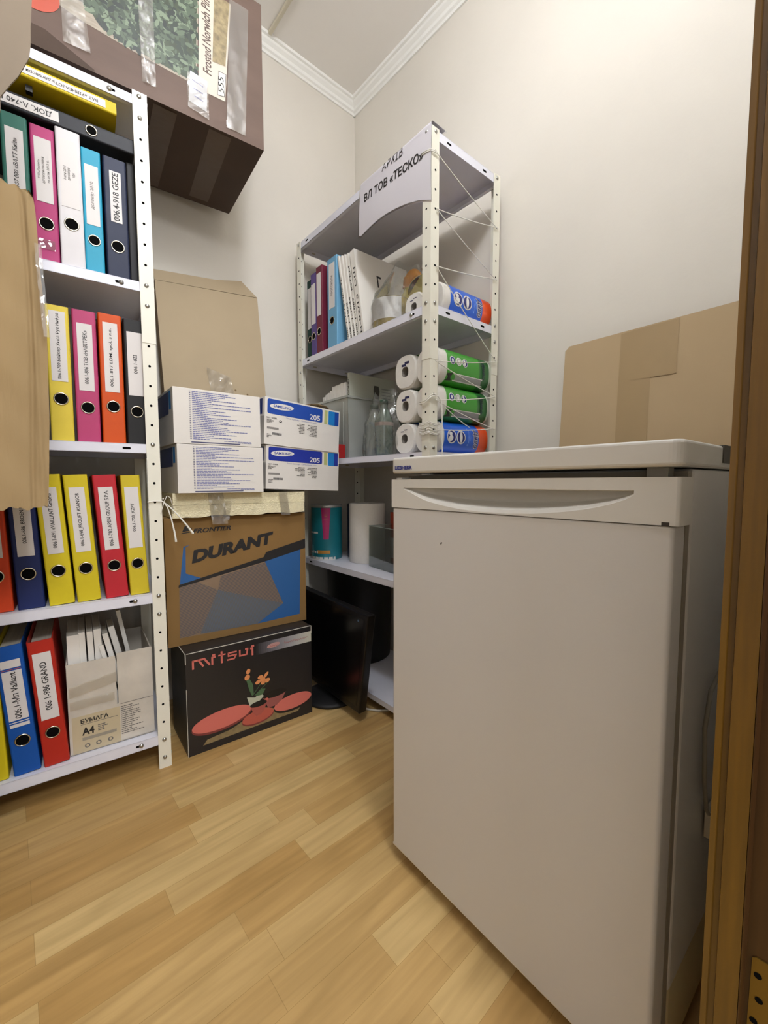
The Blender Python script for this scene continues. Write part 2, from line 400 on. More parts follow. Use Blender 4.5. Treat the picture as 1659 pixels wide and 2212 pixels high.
# ------------------------------------------------------------------ ring binders
_bm = {}
def bcol(c):
    if c not in _bm: _bm[c] = mat('binder vinyl ' + c, c, 0.5, spec=0.28, var=0.03, vscale=30)
    return _bm[c]
def make_binder(label, F, xc, y, z, w, col, lines_txt, lab=None, lean=0.0, h=.315, d=.285, group=None, ringz=.083, labz=(.125, .285), rz=0.0, hand=False, txtmat=None, flat=None, name='ring_binder', lshift=0.0, shear=0.0, tape=False):
    """spine faces -y of the frame, xc = centre of the spine's foot"""
    t = thing(name, label, 'binder', group=group)
    if flat is None:
        piv = Matrix.Translation(F.w(xc, y, z)) @ Matrix.Rotation(F.rz + rz, 4, 'Z')
        if lean: # pivot on the lower outside corner
            s = -1 if lean < 0 else 1
            piv = piv @ Matrix.Translation((s * w / 2, 0, 0)) @ Matrix.Rotation(lean, 4, 'Y') @ Matrix.Translation((-s * w / 2, 0, 0))
        t.matrix_world = piv
    else: t.matrix_world = flat
    m = bcol(col); x0, x1 = -w / 2, w / 2; bt = .0024
    c = MB()
    # spine with softly rounded long edges, two boards
    r = .004
    pts = [(x0, d)] + [(x0 + r - r * cos(a), r - r * sin(a)) for a in [radians(k * 22.5) for k in range(5)]] + [(x1 - r + r * sin(a), r - r * cos(a)) for a in [radians(k * 22.5) for k in range(5)]] + [(x1, d)]
    inn = [(x1 - bt, d), (x1 - bt, bt * 1.2), (x0 + bt, bt * 1.2), (x0 + bt, d)]
    n = len(pts)
    c.prism(pts + inn, 0.0, h, m)
    co = c.build('cover', t)
    p = MB(); p.box(x0 + bt + .002, x1 - bt - .004, .02, d - .012, .012, h - .014, PAGES); p.build('paper_block', t)
    g = MB()
    rr = min(.0135, w * .3)
    if w > .025: g.ring((0, -.0004, ringz), (0, 1, 0), rr, .0016, RINGM); g.disc((0, -.0006, ringz), (0, -1, 0), rr, DARK, 24); g.build('finger_ring', t)
    if lab != 0:
        lw = lab or .031
        l = MB(); l.box(-lw / 2 + lshift, lw / 2 + lshift, -.0009, -.0002, labz[0], labz[1], PAPERW)
        lo = l.build('spine_label', t)
        tx = MB(); tm = txtmat or INK
        k = len(lines_txt)
        for i, st in enumerate(lines_txt):
            th = .0085 if not hand else .013
            if k > 1: th = .0055
            xx = lshift + (i - (k - 1) / 2) * .0085 + th / 2
            L = labz[1] - labz[0]; frac = min(.94, len(st) * th * .62 / L)
            zc = (labz[0] + labz[1]) / 2
            text_v(tx, st, xx - th, xx, zc - frac * L / 2, zc + frac * L / 2, tm, -.0012, bold=.012, shear=shear)
        if tx.v: tx.build('lettering', lo)
    if tape:
        tp = MB(); tp.grid(6, 3, lambda a, b: (-.022 + .036 * a, -.0012 - .0012 * abs(sin(a * 9 + b * 3)), .03 + .022 * b), TAPE); tp.build('tape', t)
    return t
G2 = 'ring binders on the upper shelf of the left unit'; G3 = 'ring binders on the middle shelf of the left unit'
G4 = 'ring binders on the fourth shelf of the left unit'; G5 = 'ring binders on the bottom shelf of the left unit'
def LX(u): return .75 + u
zs = 1.298
make_binder('dark green ring binder left of the magenta one on the upper left shelf', LF, LX(-.262), .018, zs, .046, '2f6a5c', ['006.1-107 000 «ВАТТ Київ»'], h=.302, labz=(.10, .272), group=G2, shear=.2)
make_binder('magenta ring binder between the green and white ones on the upper left shelf', LF, LX(-.213), .022, zs, .045, 'b23a72', ['ТОВ «Проект»', 'договори поставки', 'та акти 2012 р.'], h=.300, labz=(.135, .275), group=G2, ringz=.088, txtmat=INKG, tape=True)
make_binder('white ring binder with a crumpled label on the upper left shelf', LF, LX(-.1655), .012, zs, .047, 'd9d6d8', ['Акти 2011', 'договори', 'VBH'], h=.308, labz=(.135, .285), group=G2, ringz=.098, txtmat=INKG, lab=.034)
make_binder('turquoise blue ring binder right of the white one on the upper left shelf', LF, LX(-.122), .016, zs, .039, '2c9bbb', ['договір 2010'], h=.286, labz=(.112, .250), group=G2, ringz=.077, lab=.027, txtmat=INKG)
make_binder('navy ring binder beside the post on the upper left shelf', LF, LX(-.0735), .016, zs, .049, '1e2640', ['006.4-918 GEZE'], h=.286, labz=(.135, .255), group=G2, ringz=.077, lab=.024, hand=True)
make_binder('thin black binder edge between the navy binder and the post on the upper left shelf', LF, LX(-.0375), .034, zs, .020, '1c1b1b', [''], lab=0, h=.30, group=G2)
zs = .8885
make_binder('yellow ring binder with Cyrillic label left of the magenta one on the middle left shelf', LF, LX(-.2035), .016, zs, .045, 'dcc544', ['006.1-709 Бейкер Хьюз Рус Инфра'], group=G3, ringz=.099, labz=(.140, .302))
make_binder('magenta ring binder beside the orange one on the middle left shelf', LF, LX(-.1515), .016, zs, .048, 'b5406e', ['006.1-806 ТОВ «НАВІТРЕК»'], group=G3, labz=(.124, .284))
make_binder('bright orange ring binder on the middle left shelf', LF, LX(-.0985), .016, zs, .0495, 'cc4f12', ['006.1-817 LDM, spol. s r.o.'], h=.318, group=G3, ringz=.091, labz=(.127, .297))
make_binder('black ring binder half behind the post on the middle left shelf', LF, LX(-.0465), .016, zs, .048, '1c1b1b', ['006.1-8ІІ'], group=G3, labz=(.124, .284), lab=.034)
zs = .4915
make_binder('orange-red ring binder at the far left of the fourth shelf', LF, LX(-.337), .016, zs, .05, 'd2451f', ['006.1-680'], group=G4, lean=-.03)
make_binder('navy blue ring binder on the fourth shelf under the tall brown carton', LF, LX(-.280), .016, zs, .050, '1c2a5e', ['006.1-686_BROEN POL'], group=G4, lean=-.035)
make_binder('yellow ring binder beside the navy one on the fourth left shelf', LF, LX(-.2225), .016, zs, .050, 'd3c022', ['006.1-691 «VAILLANT GmbH»'], group=G4, lean=-.055)
make_binder('yellow ring binder left of the red one on the fourth left shelf', LF, LX(-.168), .016, zs, .049, 'd0bd22', ['006.1-698_PROLIFT ASANSOR'], group=G4, lean=-.055)
make_binder('red ring binder between yellow ones on the fourth left shelf', LF, LX(-.108), .016, zs, .050, 'bb2833', ['006.1-702 APEN GROUP S.P.A.'], group=G4, lean=-.058)
make_binder('yellow ring binder beside the post on the fourth left shelf', LF, LX(-.057), .016, zs, .044, 'cdb92c', ['006.1-703_KZPT'], group=G4, lean=-.04)
zs = .096
make_binder('yellow ring binder cut off at the far left of the bottom shelf', LF, LX(-.365), .016, zs, .05, 'd6c31e', [''], lab=0, group=G5, lean=-.03)
bb = make_binder('blue ring binder with a striped handwritten label on the bottom left shelf', LF, LX(-.306), .016, zs, .050, '1453a8', ['006.1-Мп Vaillant'], group=G5, lean=-.07, hand=True, labz=(.135, .255), lab=.036)
x = MB()
for z0, z1, mm in ((.262, .281, PAPERW), (.2575, .259, mat('red rule', 'b05a50', .6)), (.118, .126, PAPERW), (.129, .131, PAPERW), (.2435, .2545, PAPERW)): x.drect(-.018, .018, z0, z1, mm, -.0007)
x.build('label_stripes', bb)
make_binder('red ring binder with a handwritten label beside the paper carton on the bottom shelf', LF, LX(-.250), .016, zs, .050, 'b32a1c', ['006 1-986 GRAND'], group=G5, lean=-.065, hand=True, labz=(.118, .285), lab=.035)
# two binders lying flat on top of the upper row
def flat_m(F, xr, y, z, tilt=0.0):
    # spine stays in front, binder length along -x ; local z -> -x, local x -> z
    return Matrix.Translation(F.w(xr, y, z)) @ Matrix.Rotation(F.rz, 4, 'Z') @ Matrix.Rotation(tilt, 4, 'X') @ Matrix.Rotation(radians(-90), 4, 'Y')
fb = make_binder('black ring binder lying flat on top of the upper row of binders', None, 0, 0, 0, .036, '1f2026', ['ДОК. А-740 ВИ НЕВ'], group=None, flat=flat_m(LF, LX(-.030), .012, 1.626), ringz=.088, labz=(.150, .312), lab=.022, hand=True)
fy = make_binder('yellow ring binder lying flat on the black one under the top shelf', None, 0, 0, 0, .030, 'cbb41c', ['ВАТ «РІВНЕАЗОТ» договори 2010'], flat=flat_m(LF, LX(-.066), -.004, 1.689, radians(-4.5)), ringz=.262, labz=(.022, .205), lab=.018)
for px in (.082, .205):
    pass
ck = MB()
for q in (.165, .255): ck.box(-.017, -.030, .018, .03, q - .006, q + .006, mat('black plastic', '1c1b1d', .4))
ck.build('lever_clip', fy)

# ------------------------------------------------------------------ carton of paper files on the bottom shelf
def carton_shell(mb, w, d, h, m, edge, t=.003):
    mb.box(0, w, 0, t, 0, h, m); mb.box(0, w, d - t, d, 0, h, m); mb.box(0, t, t, d - t, 0, h, m); mb.box(w - t, w, t, d - t, 0, h, m); mb.box(t, w - t, t, d - t, 0, t, m)
A4W = mat('scuffed white carton', 'cdc6ba', .65, spec=.3, var=.12, vscale=14, bump=.25, bscale=16)
a4 = thing('paper_carton', 'opened white A4 paper carton stuffed with files on the bottom left shelf', 'box', LF.w(LX(-.224), .03, .0965), (0, 0, LF.rz))
m = MB(); w, d, h = .189, .22, .238; t_ = .003
m.box(0, .104, 0, t_, .105, h - .002, A4W); m.box(.1075, w, 0, t_, .105, h + .004, A4W); m.box(0, w, 0, t_, 0, .105, A4W)
m.box(0, w, d - t_, d, 0, h, A4W); m.box(0, t_, t_, d - t_, 0, h, A4W); m.box(w - t_, w, t_, d - t_, 0, h, A4W); m.box(0, w, 0, d, 0, t_, A4W)
m.drect(.006, .109, .002, .098, mat('beige print panel', 'c3b596', .7, var=.05), -.0004)
text_h(m, 'БУМАГА', .024, .084, .078, .089, INK, bold=.03); m.drect(.024, .104, .074, .0752, INKG, -.0006)
text_h(m, 'A4', .026, .052, .046, .066, INK, bold=.03)
lines(m, .060, .090, .048, .067, 4, INKG); m.drect(.026, .100, .032, .040, mat('grey band', '9a9384', .7), -.0006)
for xx in (.036, .060, .086): m.decal(ellipse(xx, .017, .006, .0055), INKG, -.0006)
for xx in (.036, .060, .086): m.decal(ellipse(xx, .017, .003, .0035), mat('beige print panel'), -.0009)
lines(m, .1115, .168, .020, .100, 15, INKG, fill=.4); m.drect(.1115, .187, .103, .1045, INKG)
m.build('carton_body', a4)
tp = MB(); tp.grid(12, 3, lambda a, b: (.004 + .102 * a, -.0014 - .0016 * abs(sin(a * 7 + b)), .150 + .028 * b + .018 * a), TAPE); tp.grid(12, 3, lambda a, b: (.004 + .095 * a, -.0014 - .0014 * abs(sin(a * 5 + b * 2)), .118 + .022 * b + .002 * a), TAPE)
tp.build('tape', a4)
def paper_file(label, F, x, y, z, w, h, d, lean, group, txt=None, col=PAPER, dz=0.0, tilt=0.0, name='paper_file', txtz=(.1, .5), side=None):
    t = thing(name, label, 'file', group=group)
    s = -1 if lean < 0 else 1
    t.matrix_world = Matrix.Translation(F.w(x, y, z)) @ Matrix.Rotation(F.rz, 4, 'Z') @ Matrix.Translation((s * w / 2, 0, 0)) @ Matrix.Rotation(lean, 4, 'Y') @ Matrix.Translation((-s * w / 2, 0, 0))
    c = MB(); n = 3
    c.box(-w / 2, -w / 2 + .0008, 0, d, 0, h, col); c.box(w / 2 - .0008, w / 2, 0, d, 0, h, col); c.prism(rrect(-w / 2, w / 2, 0, .004, .0018, 3), 0, h, col)
    co = c.build('cover', t)
    p = MB(); p.box(-w / 2 + .001, w / 2 - .001, .005, d - .006, .004, h - .005 - dz, PAGES); p.build('paper_block', t)
    if txt:
        x_ = MB()
        hw = min(w * .36, .0052); text_v(x_, txt, -hw, hw, h * txtz[0], h * txtz[1], INK, -.0006, bold=.015)
        x_.build('lettering', co)
    return t
GA = 'paper files in the white carton'
for i, (xx, hh, ww, ln, yy) in enumerate([(.017, .300, .026, 0, .02), (.041, .302, .014, -.02, .025), (.058, .302, .013, -.02, .022), (.0745, .304, .016, -.02, .026)]):
    paper_file(['thick bundle of white papers at the left end of the carton', 'thin white file second from the left in the carton', 'thin white file third from the left in the carton', 'white file leaning at the carton\'s centre slit'][i], LF, LX(-.224) + xx, .03 + yy, .1005, ww, hh, .18, ln, GA, '44' if i == 0 else None)
for i, (xx, hh, ww, ln, yy) in enumerate([(.128, .265, .010, -.20, .02), (.143, .292, .012, -.20, .03), (.160, .300, .014, -.20, .06), (.1745, .33, .010, -.165, .10)]):
    paper_file(['shortest tilted white file right of the carton slit', 'tilted white file second behind the carton slit', 'thick tilted white file on the right of the carton', 'tall tilted white file at the right rear of the carton'][i], LF, LX(-.224) + xx, .03 + yy, .1005, ww, hh, .10, ln, GA)

# ------------------------------------------------------------------ big brown tree carton on top of the left unit
BBF = Frame(0.613 - .80 * cos(radians(-6.2)), 1.212 - .80 * sin(radians(-6.2)), -6.2)
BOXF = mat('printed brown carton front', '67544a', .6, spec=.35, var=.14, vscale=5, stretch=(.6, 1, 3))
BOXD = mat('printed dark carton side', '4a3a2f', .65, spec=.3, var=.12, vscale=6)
bx = thing('tree_carton', 'big dark brown christmas tree carton wrapped in tape on the left unit', 'box', BBF.w(0, 0, 1.7565), (0, 0, BBF.rz))
m = MB(); W, D, H = .80, .36, .395
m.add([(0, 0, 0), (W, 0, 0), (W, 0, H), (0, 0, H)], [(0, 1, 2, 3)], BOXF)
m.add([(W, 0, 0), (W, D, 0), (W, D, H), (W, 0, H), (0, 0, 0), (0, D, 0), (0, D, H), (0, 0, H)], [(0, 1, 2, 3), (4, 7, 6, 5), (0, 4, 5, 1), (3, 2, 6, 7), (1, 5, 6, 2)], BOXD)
SX, SZ = .80, -1.7565
def P(u, z): return (SX + u, z + SZ)
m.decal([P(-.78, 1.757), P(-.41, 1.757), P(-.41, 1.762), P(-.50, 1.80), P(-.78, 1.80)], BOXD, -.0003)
m.decal([P(-.433, 1.858), P(-.326, 1.848), P(-.205, 1.843), P(-.18, 1.87), P(-.168, 2.10), P(-.78, 2.10), P(-.78, 1.885), P(-.55, 1.885)], mat('photo of pale wood', 'a59a8a', .55, var=.25, vscale=30, stretch=(1, 1, 6)), -.0004)
m.decal([P(-.40, 1.872), P(-.326, 1.854), P(-.205, 1.849), P(-.183, 1.875), P(-.172, 2.10), P(-.50, 2.10), P(-.44, 1.93)], mat('printed dark foliage', '39452f', .5, var=.4, vscale=50), -.00045)
GREENS = [mat('printed leaf %d' % i, c, .5) for i, c in enumerate(('2b382c', '3a4838', '4a5a46', '586852', '72826a', '202b25'))]
rn = random.Random(3)
for i in range(1300):
    u = rn.uniform(-.50, -.176); top = 2.09
    lo = 1.858 if u < -.40 else (1.850 if u < -.21 else 1.865)
    lo = lo + max(0, (-.36 - u)) * .55 + .004
    if lo > top: continue
    z = lo + (top - lo) * rn.random()
    a = rn.uniform(0, pi); s = rn.uniform(.006, .014)
    pt = ellipse(SX + u, z + SZ, s, s * .42, a, 7)
    mm = GREENS[rn.choice([0, 1, 2, 2, 3, 5, 0])] if rn.random() < .85 else GREENS[4]
    m.decal(pt, mm, -.0005 - .00000028 * i)
m.decal(ellipse(SX - .515, 1.868 + SZ, .045, .036, .2), mat('red bauble print', 'b8472c', .5), -.0009)
m.decal([P(-.176, 1.871), P(-.183, 1.836), P(-.108, 1.838), P(-.086, 2.10), P(-.168, 2.10)], mat('pale print panel', 'cfc6b8', .5, var=.05), -.0009)
text_v(m, 'Frosted Norwich Pine', SX - .164, SX - .142, 1.885 + SZ, 2.085 + SZ, mat('brown print ink', '5a4a42', .6), -.0012, bold=.02, shear=.25)
m.decal([P(-.128, 1.845), P(-.109, 1.848), P(-.103, 1.91), P(-.124, 1.91)], INKG, -.0011); m.decal([P(-.127, 1.847), P(-.111, 1.850), P(-.105, 1.908), P(-.123, 1.908)], PAPER, -.0012)
text_v(m, '555', SX - .125, SX - .111, 1.856 + SZ, 1.897 + SZ, INK, -.0014, bold=.01)
m.decal([P(-.139, 1.925), P(-.105, 1.93), P(-.090, 2.10), P(-.130, 2.10)], mat('gold ornament print', '9a8a66', .5, var=.5, vscale=60), -.0013)
m.decal([P(-.202, 1.795), P(-.158, 1.787), P(-.154, 1.866), P(-.197, 1.872)], mat('silver sticker', 'c9ccd8', .3, spec=.6), -.0014)
for q in ((-.193, 1.85, -.165, 1.845), (-.190, 1.83, -.166, 1.827), (-.188, 1.812, -.166, 1.808)): m.decal([P(q[0], q[1]), P(q[2], q[3]), P(q[2], q[3] + .003), P(q[0], q[1] + .003)], INKB, -.0016)
m.build('carton_body', bx)
def tapestrip(name, parent, pts_fn, nx=10, ny=4, mm=TAPE, label=None):
    q = MB(); q.grid(nx, ny, pts_fn, mm); return q.build(name, parent, label=label)
def wr(a, b, k=.0022): return abs(sin(a * 23 + b * 5) * cos(b * 31 + a * 7)) * k
tapestrip('tape', bx, lambda a, b: (SX - .310 + .030 * a - .006 * b + .006 * a * b, -.0022 - wr(a, b, .004), .03 + .36 * b), 6, 40)
tapestrip('tape', bx, lambda a, b: (SX - .090 + .050 * a - .016 * (1 - b) + .002 * a, -.0020 - wr(a, b), .015 + .34 * b), 6, 40, TAPEM)
tapestrip('tape', bx, lambda a, b: (SX - .468 + .022 * a + .03 * (1 - b) * a, -.0022 - wr(a, b, .005), .035 + .34 * b), 5, 40)
tapestrip('tape', bx, lambda a, b: (SX - .205 + .052 * a, -.0024 - wr(a, b, .004), .022 + .085 * b - .012 * a), 8, 14)
tapestrip('tape', bx, lambda a, b: (SX - .15 + .06 * a + .012 * b, .01 + .325 * b, -.0006), 4, 10, TAPED)
tapestrip('tape', bx, lambda a, b: (SX - .285 + .055 * a, .01 + .34 * b, -.0008 - wr(a, b, .002)), 4, 20, TAPED)

# ------------------------------------------------------------------ pile of cartons at the left edge
c1 = MB(); c1.box(-.50, -.07, .93, 1.21, 0, .735, CARD); tag(c1.build('cardboard_box', bevel=.002), 'brown cardboard box standing on the floor at the bottom of the left pile', 'box')
tc_ = thing('tall_carton', 'tall battered brown carton standing in front of the left unit', 'box')
m = MB()
F1 = .999
out = [(-.40, .742), (.020, .742), (.045, .7435), (.054, .739), (.059, .752), (.062, .80), (.067, .90), (.071, 1.07), (.069, 1.10), (.0655, 1.18), (.064, 1.27), (.062, 1.293), (.056, 1.300), (.043, 1.3065), (.019, 1.299), (-.40, 1.295)]
rn = random.Random(5)
# front face with crumpled relief
def cr(x, z): 
    v = .0012 * sin(x * 60 + z * 3) + .0015 * sin(z * 23 + x * 31) + .0008 * sin(z * 61 + x * 80) + .004 * math.exp(-((x - .043 - .006 * sin(z * 7)) / .0035) ** 2) - .003 * math.exp(-((x - .053) / .004) ** 2)
    return v
NX, NZ = 90, 60
def ex(z):
    for a, b in ((.739, .054), (.752, .059), (.80, .062), (.90, .067), (1.07, .071), (1.10, .069), (1.18, .0655), (1.27, .064), (1.293, .062), (1.31, .048)):
        pass
    zs_ = [.739, .752, .80, .90, 1.07, 1.10, 1.18, 1.27, 1.293, 1.31]; xs_ = [.056, .059, .062, .067, .071, .069, .0655, .064, .062, .050]
    for i in range(9):
        if z <= zs_[i + 1]:
            f = (z - zs_[i]) / (zs_[i + 1] - zs_[i]); return xs_[i] + (xs_[i + 1] - xs_[i]) * f
    return xs_[-1]
def cf(a, b):
    z = .742 + .560 * b
    x = -.40 + (ex(z) + .40) * (a ** .30)
    z += (.0025 * sin(x * 160) + .0015 * sin(x * 380)) * (1 if b < .02 or b > .98 else 0)
    if b > .99: z -= max(0, x - .04) * .45
    return (x, F1 + cr(x, z), z)
m.grid(NX, NZ, cf, CARD)
m.grid(2, NZ, lambda a, b: (ex(.742 + .56 * b), F1 + cr(ex(.742 + .56 * b), .742 + .56 * b) * (1 - a) + .20 * a, .742 + .56 * b), CARD)
m.grid(NX, 2, lambda a, b: (cf(a, 1)[0], cf(a, 1)[1] * (1 - b) + 1.2 * b, cf(a, 1)[2]), CARD)
m.grid(NX, 2, lambda a, b: (cf(a, 0)[0], cf(a, 0)[1] * (1 - b) + 1.2 * b, cf(a, 0)[2]), CARDE)
m.box(-.40, -.398, F1, 1.2, .745, 1.295, CARD)
m.build('carton_body', tc_)
tapestrip('tape', tc_, lambda a, b: (ex(1.07 + .14 * b) - .006 + .010 * a, F1 - .008 - wr(a, b, .003), 1.05 + .16 * b), 3, 14)
CARDG = mat('greyish cardboard', '85796a', .8, spec=.15, var=.04, vscale=7)
t2 = thing('flap_carton', 'pale brown carton with a hanging flap at the upper left corner', 'box')
m = MB(); m.box(-.42, -.03, .905, 1.19, 1.309, 1.74, CARDG); m.build('carton_body', t2)
m = MB(); m.prism([(-.03, 1.34), (.0225, 1.352), (.0235, 1.374), (.036, 1.398), (.046, 1.416), (.0605, 1.451), (.0635, 1.473), (.0645, 1.497), (.0685, 1.545), (.070, 1.74), (-.03, 1.74)][::-1], .900, .904, CARDG, 'y'); m.build('flap', t2)

# ------------------------------------------------------------------ stack between the two units
MF = Frame(.356, 1.243, -3.93)
BLK = mat('black printed carton', '242223', .35, spec=.5, var=.05)
BLK2 = mat('worn carton side', '4a473f', .55, var=.4, vscale=9)
mb_ = MB(); w, d, h = .397, .186, .3035
mb_.box(0, w, 0, d, 0, h, BLK)
mb_.add([(-.0005, .004, .01), (-.0005, d, .01), (-.0005, d, h - .004), (-.0005, .004, h - .004)], [(0, 3, 2, 1)], BLK2)
WORN = mat('worn white edge', 'c8c4b8', .6)
for (x0, x1, y0, y1, z0, z1) in ((.004, w - .002, -.0008, .0012, h - .0012, h + .0006), (-.0008, .0014, -.0008, .0012, h - .03, h + .0005), (w - .0015, w + .0006, -.0006, .001, h - .025, h), (-.0008, .001, 0, d, h - .0012, h + .0005), (-.0006, .0008, -.0006, .0006, .0, .2)): mb_.box(x0, x1, y0, y1, z0, z1, WORN)
RED = mat('salmon red print', 'cf6f64', .45); RED2 = mat('deep red print', 'a8564e', .45); RED3 = mat('dark red print', '7c3836', .45)
def stroke(pts, wd, mm, y=-.0008):
    for (a, b) in zip(pts[:-1], pts[1:]):
        dx, dz = b[0] - a[0], b[1] - a[1]; L = math.hypot(dx, dz) or 1e-6; nx, nz = -dz / L * wd / 2, dx / L * wd / 2; exx, ezz = dx / L * wd * .35, dz / L * wd * .35
        mb_.decal([(a[0] - exx + nx, a[1] - ezz + nz), (b[0] + exx + nx, b[1] + ezz + nz), (b[0] + exx - nx, b[1] + ezz - nz), (a[0] - exx - nx, a[1] - ezz - nz)], mm, y)
mx, mz = .017, .2565   # "mitsui" word mark drawn stroke by stroke
S = .0055
stroke([(mx + .003, mz), (mx + .003, mz + .022), (mx + .034, mz + .022), (mx + .048, mz + .002)], S, RED); stroke([(mx + .018, mz + .022), (mx + .030, mz + .002)], S, RED)
stroke([(mx + .056, mz), (mx + .056, mz + .020), (mx + .064, mz + .020)], S, RED); stroke([(mx + .058, mz + .0265), (mx + .063, mz + .0265)], S, RED)
stroke([(mx + .083, mz - .002), (mx + .083, mz + .030)], S, RED); stroke([(mx + .075, mz + .021), (mx + .093, mz + .021)], S * .8, RED)
stroke([(mx + .126, mz + .021), (mx + .103, mz + .021), (mx + .103, mz + .012), (mx + .126, mz + .012), (mx + .120, mz + .001), (mx + .100, mz + .001)], S * .85, RED)
stroke([(mx + .137, mz + .021), (mx + .137, mz + .004), (mx + .158, mz + .004), (mx + .161, mz + .021), (mx + .155, mz + .021)], S * .9, RED)
stroke([(mx + .176, mz - .002), (mx + .176, mz + .019), (mx + .171, mz + .019)], S, RED); stroke([(mx + .174, mz + .0255), (mx + .180, mz + .0255)], S, RED)
for i in range(24):   # fading printed band
    a = i / 24; cc = tuple(int(44 + (205 - 44) * (a ** .7)) for _ in range(3)); cc = (cc[0], cc[1] - 2, cc[2] - int(22 * a) + int(18 * (1 - a) * a * 3))
    x0 = .205 + (.3965 - .205) * a; x1 = .205 + (.3965 - .205) * (i + 1) / 24
    mb_.drect(x0, x1, .2495, .2855, mat('band %d' % i, '%02x%02x%02x' % tuple(max(0, min(255, k)) for k in cc), .4), -.0004)
mb_.decal(ellipse(.262, .2685, .022, .0075, .1), mat('faded pink print', 'b58c88', .5), -.0008)
stroke([(.247 + .0028 * i, .2665 + .0035 * ((i * 7) % 3 - 1) * .6) for i in range(12)], .0011, RED2, -.0012)
stroke([(.298 + .0030 * i, .2665 + .0028 * sin(i * 2.3) + (.004 if i in (1, 12, 27) else 0)) for i in range(29)], .0011, mat('faded red ink', 'a8605c', .5), -.0008)
mb_.decal([(.040, .020), (.052, .034), (.120, .040), (.225, .075), (.26, .06), (.36, .040), (.343, .022), (.20, .022)], mat('printed straw mat', '8c7a55', .6, var=.25, vscale=60), -.0004)
mb_.decal(ellipse(.098, .077, .088, .030, .06, 40), RED3, -.0006); mb_.decal(ellipse(.098, .082, .087, .028, .06, 40), RED, -.0008)
mb_.decal(ellipse(.207, .048, .052, .021, .05, 36), RED3, -.0006); mb_.decal(ellipse(.207, .052, .051, .020, .05, 36), mat('red saucer print', 'b85a4c', .45), -.0008)
mb_.decal(ellipse(.327, .056, .068, .026, .04, 36), mat('black plate edge print', '1f1a1c', .4), -.0006); mb_.decal(ellipse(.327, .062, .067, .024, .04, 36), RED, -.0008)
mb_.decal([(.222, .109), (.304, .110), (.288, .082), (.268, .068), (.240, .068)], mat('dusky bowl print', '9a5854', .45), -.0010); mb_.decal(ellipse(.263, .109, .041, .012, .0, 30), mat('bowl inside print', '1c1a1a', .4), -.0012)
mb_.decal([(.172, .124), (.182, .088), (.204, .094), (.226, .112), (.218, .124), (.196, .116)], mat('vase print', 'b9bda8', .5), -.0013)
mb_.decal([(.181, .092), (.236, .092), (.226, .064), (.214, .055), (.200, .055), (.191, .066)], RED2, -.0015); mb_.decal(ellipse(.2085, .092, .0275, .009, 0, 30), mat('bowl inside print'), -.0017)
mb_.decal(ellipse(.235, .098, .006, .005), RED, -.0016)
LEAFP = mat('leaf print', '4d6b4a', .5); PET = mat('orange petal print', 'e0935c', .5)
mb_.decal([(.171, .180), (.180, .183), (.192, .160), (.194, .126), (.188, .124), (.180, .145)], LEAFP, -.0014); mb_.decal([(.198, .124), (.205, .118), (.222, .118), (.232, .134), (.218, .138)], LEAFP, -.0014)
stroke([(.190, .124), (.218, .156)], .002, LEAFP, -.0015); stroke([(.196, .122), (.238, .152)], .002, LEAFP, -.0015); stroke([(.177, .185), (.176, .205)], .0018, LEAFP, -.0013)
for (cx, cz, a, b, r_) in ((.178, .205, .0085, .0065, 1.2), (.1745, .187, .0095, .008, .9), (.216, .176, .009, .006, .3), (.224, .166, .010, .007, -.4), (.208, .162, .009, .006, .2), (.234, .178, .012, .005, .8), (.238, .160, .010, .007, .2), (.224, .156, .007, .006, 0)): mb_.decal(ellipse(cx, cz, a, b, r_, 16), PET, -.0017)
mo = mb_.build('tableware_carton', loc=MF.w(0, 0, 0), rot=(0, 0, MF.rz)); tag(mo, 'black carton printed with red dishes on the floor under the brown carton', 'box')

DFm = Frame(.3345, 1.3215, -5.57)
DB = mat('kraft printed carton', '86683e', .75, spec=.2, var=.06, vscale=9); BLUE = mat('blue carton print', '265a94', .6); BLK3 = mat('black carton print', '1e1c1c', .6); GRY = mat('grey hatched print', '5f5858', .65); GRY2 = mat('slate hatched print', '5c6472', .65); GRYT = mat('plain grey print', '86705a', .65)
m = MB(); w, d, h = .4395, .19, .379; z0 = .3045
m.box(0, w, 0, d, 0, h, DB)
Q = lambda L_: [(x, z - z0) for x, z in L_]
Y1 = -.0004
m.decal(Q([(.067, .603), (.049, .599), (.036, .488), (.098, .499), (.053, .519), (.055, .597)]), BLUE, Y1)
m.decal(Q([(.032, .479), (.033, .487), (.098, .501), (.290, .543), (.299, .559), (.4393, .592), (.4393, .560), (.294, .528)]), BLK3, Y1 * 1.5)
m.decal(Q([(.294, .528), (.421, .557), (.415, .330), (.264, .325), (.355, .378)]), BLUE, Y1)
m.decal(Q([(.034, .480), (.294, .528), (.355, .378), (.264, .325), (.031, .327)]), GRYT, Y1)
def hatch(poly, m_, ang, step, wd, y):
    ca, sa = cos(ang), sin(ang)
    # clip a family of parallel bars by a convex polygon
    ds = [-p[0] * sa + p[1] * ca for p in poly]
    k = min(ds)
    while k < max(ds):
        hits = []
        for lv in (k, k + wd):
            xs = []
            for i in range(len(poly)):
                a, b = poly[i], poly[(i + 1) % len(poly)]; da, db = ds[i] - lv, ds[(i + 1) % len(poly)] - lv
                if da * db < 0: f = da / (da - db); xs.append((a[0] + (b[0] - a[0]) * f, a[1] + (b[1] - a[1]) * f))
            xs.sort(key=lambda p: p[0] * ca + p[1] * sa); hits.append(xs)
        if len(hits[0]) >= 2 and len(hits[1]) >= 2: m.decal([hits[0][0], hits[0][-1], hits[1][-1], hits[1][0]], m_, y)
        k += step
